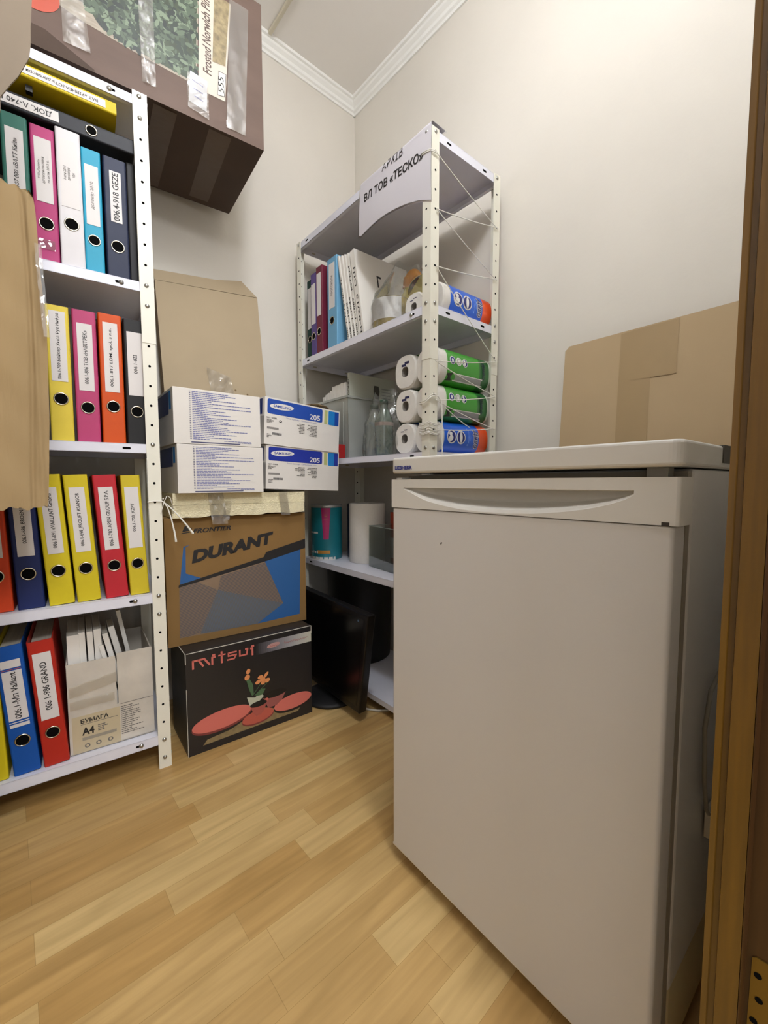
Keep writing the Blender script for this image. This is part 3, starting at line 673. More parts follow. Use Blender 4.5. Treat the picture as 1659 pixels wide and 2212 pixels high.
hatch(Q([(.034, .480), (.085, .489), (.143, .456), (.088, .330), (.031, .327)]), GRY, radians(11), .0045, .0026, -.0008)
hatch(Q([(.154, .502), (.294, .528), (.355, .378), (.143, .456)]), GRY, radians(11), .0045, .0026, -.0008)
m.decal(Q([(.143, .456), (.355, .378), (.264, .325), (.088, .329)]), mat('slate print', '626058', .65), -.0007)
hatch(Q([(.143, .456), (.355, .378), (.264, .325), (.088, .329)]), GRY2, radians(102), .0045, .0026, -.0010)
text(m, 'DURANT', lambda s, t: (.0705 + .251 * s + .003 * t, -.0009, .546 - z0 + .040 * s + .040 * t), BLK3, bold=.06, shear=.08)
for i in range(6):   # lighter band across the letters, as printed
    pass
text(m, 'FRONTIER', lambda s, t: (.0765 + .111 * s, -.0009, .6365 - z0 + .004 * s + .014 * t), BLK3, bold=.03, shear=.25)
m.decal(Q([(.044, .637), (.068, .640), (.069, .643), (.046, .640)]), BLK3); m.decal(Q([(.047, .643), (.071, .646), (.075, .654), (.060, .654), (.056, .650)]), BLK3); m.decal(Q([(.047, .643), (.055, .643), (.062, .660), (.055, .660)]), BLK3)
tag(m.build('computer_case_carton', bevel=0, loc=DFm.w(0, 0, z0), rot=(0, 0, DFm.rz)), 'brown carton with blue and grey hatched print on the black carton', 'box')

STY = mat('yellowed polystyrene', 'e8dfbc', .85, var=.1, vscale=40, bump=.5, bscale=220)
sty = thing('polystyrene_box', 'yellowed polystyrene slab box taped shut on the hatched brown carton', 'box', DFm.w(0, 0, .6845), (0, 0, DFm.rz))
m = MB()
def chip(x0, x1, y0, y1, z0, z1, seed, jz=.004):
    r_ = random.Random(seed); n = 22
    a = [z0 + r_.uniform(0, jz) for _ in range(n + 1)]
    vs = []; 
    for i in range(n + 1):
        x = x0 + (x1 - x0) * i / n
        vs += [(x, y0, a[i]), (x, y0, z1), (x, y1, z1), (x, y1, z0)]
    fs = []
    for i in range(n):
        for j in range(4): fs.append((i * 4 + j, (i + 1) * 4 + j, (i + 1) * 4 + (j + 1) % 4, i * 4 + (j + 1) % 4))
    fs += [(0, 1, 2, 3), (n * 4 + 3, n * 4 + 2, n * 4 + 1, n * 4)]
    m.add(vs, fs, STY)
chip(.018, .428, -.022, .215, 0, .0375, 4, .006); chip(.022, .431, -.018, .212, .0378, .072, 8, .001)
m.build('slab_body', sty)
tapestrip('tape', sty, lambda a, b: (.115 + .045 * a + .012 * (1 - b), -.0245 - wr(a, b, .004), -.022 + .094 * b), 6, 12, TAPEM)
tapestrip('tape', sty, lambda a, b: (.165 + .02 * a - .01 * (1 - b), -.0242 - wr(a, b, .005), -.012 + .06 * b), 4, 12)
tapestrip('tape', sty, lambda a, b: (.335 + .03 * a + .01 * (1 - b), -.0245 - wr(a, b, .003), -.004 + .076 * b), 5, 10, TAPEM)

# toner cartons
WH = mat('white coated carton', 'dedad4', .5, spec=.35, var=.02); SB = mat('toner blue', '1846a2', .5); SB2 = mat('toner deep blue', '1a2f96', .5); CY = mat('toner cyan', '1a7cc6', .5); OLV = mat('toner olive', 'b3b878', .5)
NAVY = mat('navy print', '1f3470', .5)
def toner(label, F, x, y, z, w, d, h, tilt, face, blue, tear=False):
    M = Matrix.Translation(F.w(x, y, z)) @ Matrix.Rotation(F.rz, 4, 'Z') @ Matrix.Rotation(tilt, 4, 'Y')
    b = MB(); b.box(0, w, 0, d, 0, h, WH)
    rn = random.Random(hash(label) % 97 if False else len(label))
    def side(y0, y1, z0_, z1_, mm): b.add([(-.0004, y0, z0_), (-.0004, y1, z0_), (-.0004, y1, z1_), (-.0004, y0, z1_)], [(0, 3, 2, 1)], mm)
    if face == 'text':
        lines(b, w * .20, w * .89, h * .09, h * .975, 27, INKB, fill=.42, rnd=rn, lo=.22)
        for i in range(27): b.drect(w * .17, w * .185, h * (.09 + .885 * i / 27), h * (.09 + .885 * i / 27) + .0018, mat('dark text row', '4a4c70', .6), -.0006)
        b.drect(w * .18, w * .74, h * .025, h * .045, mat('dark text row', '4a4c70', .6)); lines(b, w * .5, w * .88, h * .055, h * .095, 2, INKB, right=True, rnd=rn)
        side(.02, .045, h * .62, h * .95, CY); side(.05, d - .01, h * .55, h * .95, NAVY)
    else:
        b.decal(rr2(.03 * w, .745 * w, .655 * h, .968 * h, .006), blue, -.0004)
        b.decal(ellipse(.205 * w, .835 * h, .148 * w, .066 * h, .05), WH, -.0007)
        text_h(b, 'SAMSUNG', .100 * w, .315 * w, .805 * h, .862 * h, blue, -.0011, bold=.015)
        text_h(b, '205', .565 * w, .710 * w, .683 * h, .805 * h, WH, -.0008, bold=.02)
        b.drect(.772 * w, .818 * w, .645 * h, .965 * h, OLV); b.decal(rr2(.832 * w, .985 * w, .635 * h, .965 * h, .004), CY); b.drect(.925 * w, .985 * w, .642 * h, .96 * h, blue, -.0007)
        text_h(b, 'Toner Cartridge · Cartouche de toner', .26 * w, .665 * w, .59 * h, .63 * h, INKB, -.0006)
        text_h(b, 'MLT - D205L', .025 * w, .15 * w, .555 * h, .585 * h, INK, -.0006, bold=.02); lines(b, .025 * w, .12 * w, .46 * h, .545 * h, 5, INKG, rnd=rn)
        lines(b, .36 * w, .50 * w, .33 * h, .56 * h, 7, INKG, right=True, rnd=rn); lines(b, .53 * w, .67 * w, .30 * h, .56 * h, 8, INKG, right=True, rnd=rn)
        b.drect(.03 * w, .17 * w, .33 * h, .375 * h, mat('grey barcode', '8c8884', .6))
        for i in range(22): b.drect((.09 + .0055 * i) * w, (.0925 + .0055 * i + .001 * (i % 3)) * w, .215 * h, .265 * h, INK, -.0006)
        lines(b, .03 * w, .10 * w, .15 * h, .24 * h, 3, INKG, rnd=rn)
        if tear is not None: b.decal(ellipse(.19 * w, .52 * h, .018 * w, .028 * h), INK, -.0006); b.decal(ellipse(.185 * w, .525 * h, .011 * w, .013 * h), WH, -.0009)
        side(.015, .16, h * .64, h * .97, NAVY)
        b.add([(0, 0.001, 0), (0, d, 0), (0, d, h * .6), (0, .001, h * .6)], [(0, 3, 2, 1)], WH)
    o = b.build('toner_carton', bevel=.0012); o.matrix_world = M
    if tear:
        q = MB(); rr_ = random.Random(2); n = 10
        top = [(.55 * w + .46 * w * i / n, .02 + rr_.uniform(-.01, .012), h + .004 + .012 * sin(i * .35) + rr_.uniform(0, .003)) for i in range(n + 1)]
        vs = top + [(p[0], .10, h + .003) for p in top] + [(p[0], p[1], p[2] - .0025) for p in top] + [(p[0], .10, h + .0008) for p in top]
        k = n + 1; fs = []
        for i in range(n): fs += [(i, i + 1, k + i + 1, k + i), (2 * k + i, 3 * k + i, 3 * k + i + 1, 2 * k + i + 1), (i, 2 * k + i, 2 * k + i + 1, i + 1)]
        q.add(vs, fs, CARDE); q.build('torn_flap', o)
    return tag(o, label, 'box', 'white toner cartons')
def rr2(x0, x1, z0, z1, r): return rrect(x0, x1, z0, z1, r)
SLF = Frame(.359, 1.261, -3.0); SRF = Frame(.6125, 1.254, 2.4)
toner('white toner carton, lower of the two showing lines of small text', SLF, 0, 0, .7575, .248, .22, .138, 0, 'text', SB)
toner('white toner carton, upper of the two showing lines of small text', SLF, -.006, 0, .8965, .248, .22, .154, 0.0, 'text', SB)
toner('white toner carton with deep blue logo end, lower of the right pair', SRF, .004, 0, .7675, .290, .235, .139, .036, 'logo', SB2, None)
toner('white toner carton with torn corner, upper of the right pair', SRF, -.001, -.004, .9090, .295, .235, .148, .052, 'logo', SB, True)

# big flattened carton leaning on the left wall behind the toner cartons
pn = thing('flattened_carton', 'tall flattened brown carton leaning on the wall behind the toner cartons', 'box')
m = MB()
k_ = .09 / .76
def PY(x, z, dy): return (x, 1.515 + k_ * (z - .757) + dy, z)
ol = [(.415, .7575), (.778, .7575), (.775, 1.118), (.770, 1.505), (.405, 1.462)]
n = len(ol)
vs = [PY(x, z, 0) for x, z in ol] + [PY(x, z, .028) for x, z in ol]
m.add(vs, [(0, 1, 2, 3, 4), (9, 8, 7, 6, 5)], CARDL); m.add(vs, [(i, i + n, (i + 1) % n + n, (i + 1) % n) for i in range(n)], CARDE)
m.build('carton_body', pn)
m = MB(); fl = [(.405, 1.464), (.770, 1.507), (.708, 1.552), (.612, 1.527), (.403, 1.498)]
vs = [PY(x, z, .003 - (z - 1.46) * .05) for x, z in fl]; vs += [(a, b + .004, c) for a, b, c in vs]; n = 5
m.add(vs, [(0, 1, 2, 3, 4), (9, 8, 7, 6, 5)] + [(i, i + n, (i + 1) % n + n, (i + 1) % n) for i in range(n)], CARDL); m.build('flap', pn)
def tp_(a, b):
    x = .552 + .085 * a + .018 * (1 - b); z = 1.06 + .135 * b - .022 * a * b
    return (x, 1.515 + k_ * (z - .757) - .002 - wr(a, b, .006), z)
tapestrip('tape', pn, tp_, 10, 14)
m = MB()
for x, z in ((.655, 1.128), (.700, 1.118)): m.disc((x, 1.515 + k_ * (z - .757) - .0005, z), (0, -1, .1), .004, CARDE, 7)
m.build('torn_spot', pn)

# ------------------------------------------------------------------ right unit contents
def RX(u): return .755 - u
GR = 'ring binders on the right unit'
zs = 1.2895
make_binder('dark green ring binder beside the far post of the right unit', RF, RX(.712), .03, zs, .042, '1f3f36', [''], group=GR, h=.316, labz=(.125, .285), lab=.03)
make_binder('purple ring binder on the right unit between green and maroon ones', RF, RX(.668), .022, zs, .043, '5b4a86', [''], group=GR, h=.325, labz=(.13, .285), lab=.031)
make_binder('maroon ring binder on the right unit beside the light blue one', RF, RX(.6225), .02, zs, .045, '6c2136', [''], group=GR, h=.335, ringz=.09, labz=(.15, .31), lab=.031)
make_binder('light blue ring binder with a large label on the right unit', RF, RX(.530), .02, zs, .066, '6fa6c9', ['ПРОТОКОЛИ'], group=GR, h=.332, ringz=.105, labz=(.15, .312), lab=.038, hand=True, txtmat=INKG)
GF = 'thin paper files on the right unit'
fl_ = [(.4225, .0085, .325, '006 1-1014 НЕФТЬ', (.05, .75)), (.410, .011, .322, '006.1-1022', (.03, .45)), (.396, .011, .322, '006 1-1044', (.05, .5)), (.382, .012, .322, '006 1-1089   ЮТЕМ', (.05, .85))]
for i, (u, w_, h_, st, tz) in enumerate(fl_):
    paper_file(['thin tilted paper file touching the light blue binder', 'second tilted paper file right of the light blue binder', 'third tilted paper file right of the light blue binder', 'tilted paper file with large handwriting beside the big white folder'][i], RF, RX(u), .02 + .004 * i, zs, w_, h_, .23, -.20, GF, st, txtz=tz)
bf = paper_file('big white folder leaning right of the thin files on the right unit', RF, RX(.3555), .03, zs, .026, .318, .25, -.19, GF, 'В-02/15  СШ', txtz=(.05, .80), name='paper_folder')
x = MB(); text(x, 'Г', lambda s, t: (.0135, .09 + .02 * s, .20 + .045 * t), INK, bold=.03); x.build('lettering', bf)

AMB = mat('amber oil in jar', '8f7a3a', .15, spec=.6, coat=.4); YEL = mat('yellow oil bottle', 'd8c668', .25, spec=.5, coat=.3); ORG = mat('orange plastic cap', 'e89a14', .4)
jr = thing('jar', 'round amber jar with a blank white label in a clear bag on the right unit', 'jar', RF.w(RX(.272), .095, 1.2895), (0, 0, RF.rz))
MB().lathe([(0, 0), (.060, 0), (.066, .006), (.068, .03), (.068, .098), (.060, .108), (.05, .111), (0, .111)], AMB, 36).build('glass_body', jr)
q = MB(); q.grid(24, 3, lambda a, b: (.0688 * cos(radians(-165 + 150 * a)), .0688 * sin(radians(-165 + 150 * a)), .034 + .068 * b), PAPERW); q.build('label', jr)
bt = thing('bottle', 'yellow plastic bottle with an orange cap tilted behind the white labelled jar', 'bottle')
bt.matrix_world = Matrix.Translation(RF.w(RX(.200), .200, 1.412)) @ Matrix.Rotation(RF.rz, 4, 'Z') @ Matrix.Rotation(radians(-38), 4, 'Y')
q = MB(); q.prism(rrect(-.055, .055, -.035, .035, .015), -.045, .065, YEL, smooth=False); q.lathe([(.05, .065), (.04, .08), (.02, .092), (.018, .10)], YEL, 24); q.build('bottle_body', bt, bevel=.006, seg=3)
q = MB(); q.lathe([(0, .140), (.026, .138), (.029, .132), (.030, .098), (.026, .096), (0, .096)], ORG, 24); q.build('cap', bt)
b2 = thing('bottle', 'second orange-capped bottle lying against the jar in the clear bag', 'bottle')
b2.matrix_world = Matrix.Translation(RF.w(RX(.296), .190, 1.388)) @ Matrix.Rotation(RF.rz, 4, 'Z') @ Matrix.Rotation(radians(6), 4, 'Y')
q = MB(); q.lathe([(0, -.05), (.03, -.05), (.034, -.04), (.034, .05), (.02, .075), (.018, .09)], YEL, 24); q.build('bottle_body', b2)
q = MB(); q.lathe([(0, .125), (.022, .123), (.024, .118), (.025, .088), (0, .086)], ORG, 24); q.build('cap', b2)
def bagmesh(F, xc, yc, z0, a, b, h, seed, neck=.6, mm=FILM, top=None):
    r_ = random.Random(seed); ph = [r_.uniform(0, 6) for _ in range(8)]
    q = MB()
    def fn(s, t):
        an = 2 * pi * s; k = 1.0 if t < .55 else 1.0 - (t - .55) / .45 * (1 - neck)
        wob = 1 + .05 * sin(3 * an + ph[0] + t * 5) + .035 * sin(7 * an + ph[1] - t * 9) + .02 * sin(13 * an + t * 21 + ph[2])
        lx, ly = a * k * wob * cos(an), b * k * wob * sin(an)
        p = F.w(xc + lx, yc + ly, z0 + h * t * (1 + .05 * sin(4 * an + ph[3])))
        return p
    q.grid(64, 22, fn, mm)
    return q
q = bagmesh(RF, RX(.252), .145, 1.291, .102, .122, .218, 2, .45); tag(q.build('plastic_bag'), 'clear plastic bag around the jar and orange-capped bottles on the right unit', 'bag')

# paper towel packs: two rolls side by side, wrapped
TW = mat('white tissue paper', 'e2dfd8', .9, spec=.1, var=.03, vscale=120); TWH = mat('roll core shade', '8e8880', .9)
def sup(w, h, n=3.0, k=44):
    pts = []
    for i in range(k):
        a = 2 * pi * i / k; c, s_ = cos(a), sin(a)
        pts.append((w / 2 * math.copysign(abs(c) ** (2 / n), c), h / 2 * math.copysign(abs(s_) ** (2 / n), s_)))
    return pts
def towel_pack(label, F, x1, y, z, W, H, D, kind, n=2.7, rz=0.0):
    t = thing('paper_towel_pack', label, 'paper towels', F.w(x1, y, z), (0, 0, F.rz + rz), 'paper towel packs on the right unit')
    rw = W / 2
    for k in (0, 1):
        cx = -rw * (k + .5)
        m = MB(); pts = sup(rw - .001, H - .001, n)
        hole = [(p[0] * .30 / (1 if True else 1) * 1.0, p[1] * .30) for p in sup(rw * 1.15, H * 1.05, 2, len(pts))]
        N = len(pts)
        e = .006
        loops = [[(cx + p[0] * .30 * 1.0, .035, H / 2 + p[1] * .30) for p in pts], [(cx + p[0] * .30, .0, H / 2 + p[1] * .30) for p in pts], [(cx + p[0] * .93, 0, H / 2 + p[1] * .93) for p in pts], [(cx + p[0], e, H / 2 + p[1]) for p in pts], [(cx + p[0], D - e, H / 2 + p[1]) for p in pts], [(cx + p[0] * .93, D, H / 2 + p[1] * .93) for p in pts]]
        for li in range(len(loops) - 1):
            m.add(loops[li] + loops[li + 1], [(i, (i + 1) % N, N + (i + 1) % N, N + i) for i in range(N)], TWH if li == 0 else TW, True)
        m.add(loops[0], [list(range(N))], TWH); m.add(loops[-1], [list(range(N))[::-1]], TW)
        if k == 1 or False:
            NB = mat('navy roll mark', '24244e', .6)
            if kind == 'green': m.drect(cx - .016, cx + .004, H * .66, H * .73, NB, -.0005); m.drect(cx - .002, cx + .018, H * .72, H * .79, NB, -.0006)
            else: m.drect(cx - .017, cx - .003, H * .72, H * .745, NB, -.0005); m.drect(cx - .001, cx + .013, H * .77, H * .795, NB, -.0006)
        m.build('paper_roll', t)
    # printed wrapper hugging both rolls
    out = []
    pl = sup(rw + .0012, H + .0014, n, 64)
    R = [p for p in pl if p[0] >= 0]; Lp = [p for p in pl if p[0] < 0]
    R.sort(key=lambda p: math.atan2(p[1], p[0])); Lp.sort(key=lambda p: math.atan2(p[1], p[0]) % (2 * pi))
    outline = [(-rw * .5 + p[0], H / 2 + p[1]) for p in R] + [(-rw * 1.5 + p[0], H / 2 + p[1]) for p in Lp]
    N = len(outline); w = MB()
    if kind == 'green': bands = [(.028, .034, mat('wrapper pale edge', 'd8ded0', .35)), (.034, D - .06, mat('wrapper green', '3f9a30', .32, spec=.55, coat=.3)), (D - .06, D - .012, mat('wrapper dark green', '23662c', .32, spec=.55, coat=.3)), (D - .012, D - .004, mat('wrapper pale edge'))]
    else: bands = [(.030, D - .052, mat('wrapper blue', '1560d8', .3, spec=.55, coat=.3)), (D - .052, D - .006, mat('wrapper orange', 'e4521f', .32, spec=.55, coat=.3))]
    for y0, y1, mm in bands:
        w.add([(p[0], y0, p[1]) for p in outline] + [(p[0], y1, p[1]) for p in outline], [(i, (i + 1) % N, N + (i + 1) % N, N + i) for i in range(N)], mm, True)
    # print on the right hand side
    def xo(z):  # outline x at height z
        s_ = min(.999, abs(z - H / 2) / ((H + .0014) / 2)); return -rw * .5 + (rw + .0012) / 2 * (1 - s_ ** n) ** (1 / n)
    def sd(pts, mm, off=.0008): w.add([(xo(z) + off, y_, z) for y_, z in pts], [list(range(len(pts)))], mm)
    def sdf(pts, mm, off):  # fan, follows the curve
        cy = sum(p[0] for p in pts) / len(pts); cz = sum(p[1] for p in pts) / len(pts)
        w.add([(xo(cz) + off, cy, cz)] + [(xo(z) + off, y_, z) for y_, z in pts], [(0, i + 1, (i + 1) % len(pts) + 1) for i in range(len(pts))], mm)
    PW = mat('wrapper white print', 'e8e8e6', .35); PN = mat('wrapper navy print', '27307a', .35)
    def icon(y_, z_, r, style):
        sdf(ellipse(y_, z_, r, r), PW, .0010); sdf(ellipse(y_, z_, r * .82, r * .82), PN if style != 'w' else mat('icon grey', 'b9bdb4', .4), .0014)
        if style == 'l': sdf(ellipse(y_, z_, r * .3, r * .8), PW, .0018)
        elif style == 'd': sdf(ellipse(y_ - r * .2, z_ - r * .25, r * .55, r * .4, .6), PW, .0018); sdf(ellipse(y_ - r * .25, z_ + r * .4, r * .35, r * .28), PW, .0019)
        else: sdf(ellipse(y_, z_, r * .35, r * .45), PW, .0018)
    if kind == 'green':
        for i, (yy, st) in enumerate(((.056, 'o'), (.085, 'w'), (.113, 'd'))): icon(yy, H * .64, .0125, st)
        sdf([(.036, H * .26), (.060, H * .30), (.060, H * .10), (.036, H * .08)], mat('wrapper black print', '2a2c2a', .4), .0010)
        sdf([(.066, H * .30), (D - .045, H * .30), (D - .035, H * .10), (.066, H * .10)], PW, .0010); sdf([(.072, H * .275), (D - .052, H * .275), (D - .046, H * .125), (.072, H * .125)], mat('wrapper grey print', '9d9fa0', .4), .0014)
        yt, ht, tm = D - .042, .026, mat('wrapper dark print', '1d2f38', .4)
        text(w, 'Диво', lambda s, t: (xo(H * (.84 - .55 * s)) + .0016, yt + ht * (t - .5) * .7, H * (.84 - .55 * s)), tm, bold=.03, shear=.3)
    else:
        icon(.062, H * .50, .021, 'd'); icon(.105, H * .50, .021, 'l')
        for i in range(3): sdf([(.137 + .005 * i, H * (.80 - .05 * i)), (.1395 + .005 * i, H * (.80 - .05 * i)), (.1395 + .005 * i, H * (.25 + .08 * i)), (.137 + .005 * i, H * (.25 + .08 * i))], mat('wrapper pale blue print', '7fa8ea', .4), .0010)
        yt = D - .068
        text(w, 'Диво', lambda s, t: (xo(H * (.80 - .62 * s)) + .0012, yt + .030 * (t - .5), H * (.80 - .62 * s)), PW, bold=.09, shear=.25)
        text(w, 'Диво', lambda s, t: (xo(H * (.785 - .59 * s)) + .0020, yt + .026 * (t - .5), H * (.785 - .59 * s)), mat('wrapper dark print', '1d2f38', .4) if False else PN, bold=.01, shear=.25)
    w.build('wrapper', t)
    return t
zs = .8765
towel_pack('blue and orange paper towel pack at the bottom of the stack of three', RF, RX(.012), .045, zs, .19, .098, .245, 'blue', 2.4)
towel_pack('green paper towel pack in the middle of the stack of three', RF, RX(.010), .047, zs + .0995, .19, .104, .24, 'green')
towel_pack('green paper towel pack on top of the stack of three', RF, RX(.006), .045, zs + .205, .195, .106, .245, 'green')
towel_pack('blue and orange paper towel pack on the shelf under the paper sign', RF, RX(.012), .068, 1.2895, .168, .090, .232, 'blue', 2.5)

# translucent bin of files
BINM = film('milky clear plastic', 'd4d8d2', .42, .3, .25)
bn = thing('plastic_bin', 'milky plastic bin holding paper files on the right unit', 'bin', RF.w(RX(.70), .035, .8765), (0, 0, RF.rz))
m = MB(); w, d, h = .245, .26, .232
def taper(x, y, z): k = .90 + .10 * z / h; return (w / 2 + (x - w / 2) * k, d / 2 + (y - d / 2) * k, z)
for (x0, x1, y0, y1, z0, z1) in ((0, w, 0, .002, 0, h), (0, w, d - .002, d, 0, h), (0, .002, 0, d, 0, h), (w - .002, w, 0, d, 0, h), (0, w, 0, d, 0, .002)):
    vs = [taper(x, y, z) for z in (z0, z1) for y in (y0, y1) for x in (x0, x1)]
    m.add(vs, [(0, 2, 3, 1), (4, 5, 7, 6), (0, 1, 5, 4), (2, 6, 7, 3), (0, 4, 6, 2), (1, 3, 7, 5)], BINM)
m.build('bin_body', bn)
m = MB(); m.box(-.004, w + .004, -.004, .0, h - .008, h, BINM); m.box(w, w + .004, -.004, d, h - .008, h, BINM); m.box(w - .03, w - .026, -.0025, -.0005, .0, h - .02, BINM); m.build('rim', bn)
GB = 'white paper files in the plastic bin'
nm_ = ['leftmost, bent', 'second from the left', 'third from the left', 'fourth from the left', 'fifth from the left', 'sixth from the left, taller', 'seventh from the left', 'eighth from the left', 'ninth from the left', 'last before the folder with an emblem']
x_ = .018
for i in range(10):
    hh = [.235, .255, .262, .266, .272, .285, .286, .287, .289, .288][i]; ww = [.018, .020, .013, .018, .014, .018, .018, .016, .018, .016][i]
    paper_file('white paper file in the plastic bin, ' + nm_[i], RF, RX(.70) + x_ + ww / 2, .06, .8795, ww, hh, .2, -.03, GB); x_ += ww + .0022
ef = paper_file('green-grey folder with a printed emblem at the right of the plastic bin', RF, RX(.70) + .226, .055, .8795, .012, .318, .225, -.01, GB, 'DONEC', col=mat('pale grey green card', 'b6b8aa', .6), name='emblem_folder', txtz=(.74, .95))
x = MB(); x.add([(.0065, .12, .235), (.0065, .14, .235), (.0065, .145, .265), (.0065, .14, .285), (.0065, .118, .285), (.0065, .114, .265)], [(0, 1, 2, 3, 4, 5)], mat('emblem ink', '4a4840', .6))
for i in range(4): x.add([(.0065, .155, .275 - .012 * i), (.0065, .20, .275 - .012 * i), (.0065, .20, .279 - .012 * i), (.0065, .155, .279 - .012 * i)], [(0, 1, 2, 3)], mat('pale ink', '8f9088', .6))
x.build('emblem', ef)
tag(MB().box(0, .036, 0, .03, 0, .052, mat('red carton', '9c1a18', .5)).build('red_box', bevel=.001, loc=RF.w(RX(.508), .004, .8765), rot=(0, 0, RF.rz)), 'small dark red box at the shelf edge in front of the plastic bin', 'box')
# bag of empty bottles
PETM = film('green clear bottle plastic', '8fa596', .55, .35, .12); PETC = film('clear bottle plastic', 'd5dcd8', .62, .35, .12)
for i, (u, y, h_, r_, mm, lb) in enumerate([(.345, .075, .185, .034, PETC, 'clear plastic bottle next to the milky bin, inside the bag'), (.275, .06, .19, .033, PETM, 'green-tinted bottle at the front of the bag of bottles'), (.243, .145, .205, .034, PETM, 'green-tinted bottle at the back of the bag of bottles')]):
    t = thing('plastic_bottle', lb, 'bottle', RF.w(RX(u), y, .8765), (0, 0, RF.rz), 'empty bottles in the clear bag')
    m = MB(); m.lathe([(0, .002), (r_ * .8, 0), (r_, .008), (r_, h_ * .35), (r_ * .93, h_ * .4), (r_, h_ * .45), (r_ * .97, h_ * .62), (r_ * .5, h_ * .82), (.0125, h_ * .88), (.0125, h_ * .93)], mm, 28); m.build('bottle_body', t)
    m = MB(); m.lathe([(0, h_), (.0135, h_), (.0145, h_ - .002), (.0145, h_ * .92), (0, h_ * .915)], mat('dark green cap', '2d4a3a', .45), 20); m.build('cap', t)
    if i == 1:
        m = MB(); m.lathe([(r_ * .985, h_ * .50), (r_ * .985, h_ * .60)], mat('pinkish label', '9c8880', .6), 28); m.build('label', t)
q = bagmesh(RF, RX(.285), .10, .878, .118, .078, .215, 9, .55); tag(q.build('plastic_bag'), 'clear bag of empty bottles left of the paper towel stack', 'bag')

# next shelf down: wipes tub, second tub, white roll, clear tray
def tub(name, label, cat, F, x, y, z, r, h, rz=0): return thing(name, label, cat, F.w(x, y, z), (0, 0, F.rz + rz))
TEAL = mat('teal label', '1f7f8c', .4); TEAL2 = mat('light teal label', '4f9aa4', .4); PINKM = mat('pink label', 'c02a72', .4); WHP = mat('white plastic', 'dcdad4', .4)
wt = tub('wipes_tub', 'teal cylindrical tub with a pink drop on the lower right shelf', 'tub', RF, RX(.668), .072, .4705, 0, 0)
h = .226; r = .064
MB().lathe([(0, 0), (r - .002, 0), (r, .004), (r, h - .010)], TEAL, 40).build('tub_body', wt)
MB().lathe([(r, h - .012), (r + .0015, h - .010), (r + .0015, h - .001), (r - .003, h), (r - .006, h - .004), (0, h - .004)], mat('silver rim', 'c4c6c4', .35, metal=.6), 40).build('lid', wt)
lb = MB()
def cy_(a, z, o=.0006): return ((r + o) * cos(a), (r + o) * sin(a), z)
def cpatch(a0, a1, z0, z1, mm, o=.0006, n=8, taper=0.0): lb.grid(n, 6, lambda s, t: cy_(radians((a0 + a1) / 2 + (a1 - a0) * (s - .5) * (1 - taper * (1 - t))), z0 + (z1 - z0) * t, o), mm)
cpatch(-52, -18, .085, h - .013, PINKM, .0008, 8, .45)
cpatch(-140, 0, 0.0, .012, WHP); cpatch(-118, -88, .016, .060, TEAL2); cpatch(-116, -102, .038, .06, mat('lilac label', '8a84a8', .5), .001); cpatch(-70, -20, .026, .040, mat('ochre label', 'c08a3a', .5))
cpatch(-112, -96, .108, .115, WHP); cpatch(-88, -66, .108, .115, WHP)
lb.build('label', wt)
tx = MB(); 
lb_ = MB()
for a0, a1, z0, z1, mm in ((-42, -30, .184, .186, 'g'), (-40, -32, .178, .180, 'g'), (-43, -29, .168, .170, 'g'), (-112, -100, .027, .036, 'w'), (-97, -92, .027, .034, 'w'), (-88, -84, .027, .038, 'w'), (-80, -74, .027, .036, 'w'), (-71, -66, .027, .036, 'w')):
    lb_.grid(4, 1, lambda s, t: cy_(radians(a0 + (a1 - a0) * s), z0 + (z1 - z0) * t, .0014), mat('gold ink', 'd0a860', .5) if mm == 'g' else WHP)
lb_.build('lettering', wt)
nt_ = tub('navy_tub', 'navy tub with a big white letter just behind the teal tub', 'tub', RF, RX(.600), .205, .4705, 0, 0)
MB().lathe([(0, 0), (.060, 0), (.062, .004), (.062, .222), (.060, .227), (0, .227)], mat('navy tub plastic', '23304a', .4), 36).build('tub_body', nt_)
tx = MB(); text(tx, 'S', lambda s, t: (.0628 * cos(radians(-50 + 44 * s)), .0628 * sin(radians(-50 + 44 * s)), .115 + .085 * t), WHP, bold=.06); tx.build('lettering', nt_)
wrl = tub('paper_roll', 'big white paper roll on the lower right shelf beside the clear tray', 'paper roll', RF, RX(.497), .155, .4705, 0, 0)
MB().lathe([(.020, .0), (.070, 0), (.0715, .002), (.0715, .232), (.070, .234), (.020, .234), (.020, .0)], TW, 48).build('roll_body', wrl)
tag(MB().box(0, .06, 0, .05, 0, .20, mat('red white carton', 'a8442e', .5)).box(.002, .058, -.0006, 0, .02, .10, PAPER).build('red_carton', loc=RF.w(RX(.405), .20, .4705), rot=(0, 0, RF.rz)), 'narrow red carton partly seen behind the clear tray', 'box')
ctr = film('clear hard plastic', 'f2f6f5', .965, .15, .05)
ct = MB(); w, d, h = .19, .17, .155
for (x0, x1, y0, y1, z0, z1) in ((0, w, 0, .002, 0, h), (0, w, d - .002, d, 0, h), (0, .002, .002, d - .002, 0, h), (w - .002, w, .002, d - .002, 0, h), (0, w, .002, d - .002, 0, .003)): ct.box(x0, x1, y0, y1, z0, z1, ctr)
edge = mat('clear tray edge', '9aa8a2', .2)
ct.box(0, w, -.0004, .0024, h - .0016, h, edge); ct.box(-.0004, .0024, 0, d, h - .0016, h, edge)
tag(ct.build('clear_tray', loc=RF.w(RX(.408), .095, .4705), rot=(0, 0, RF.rz - .12)), 'clear rigid plastic tray on the lower right shelf next to the fridge', 'tray')

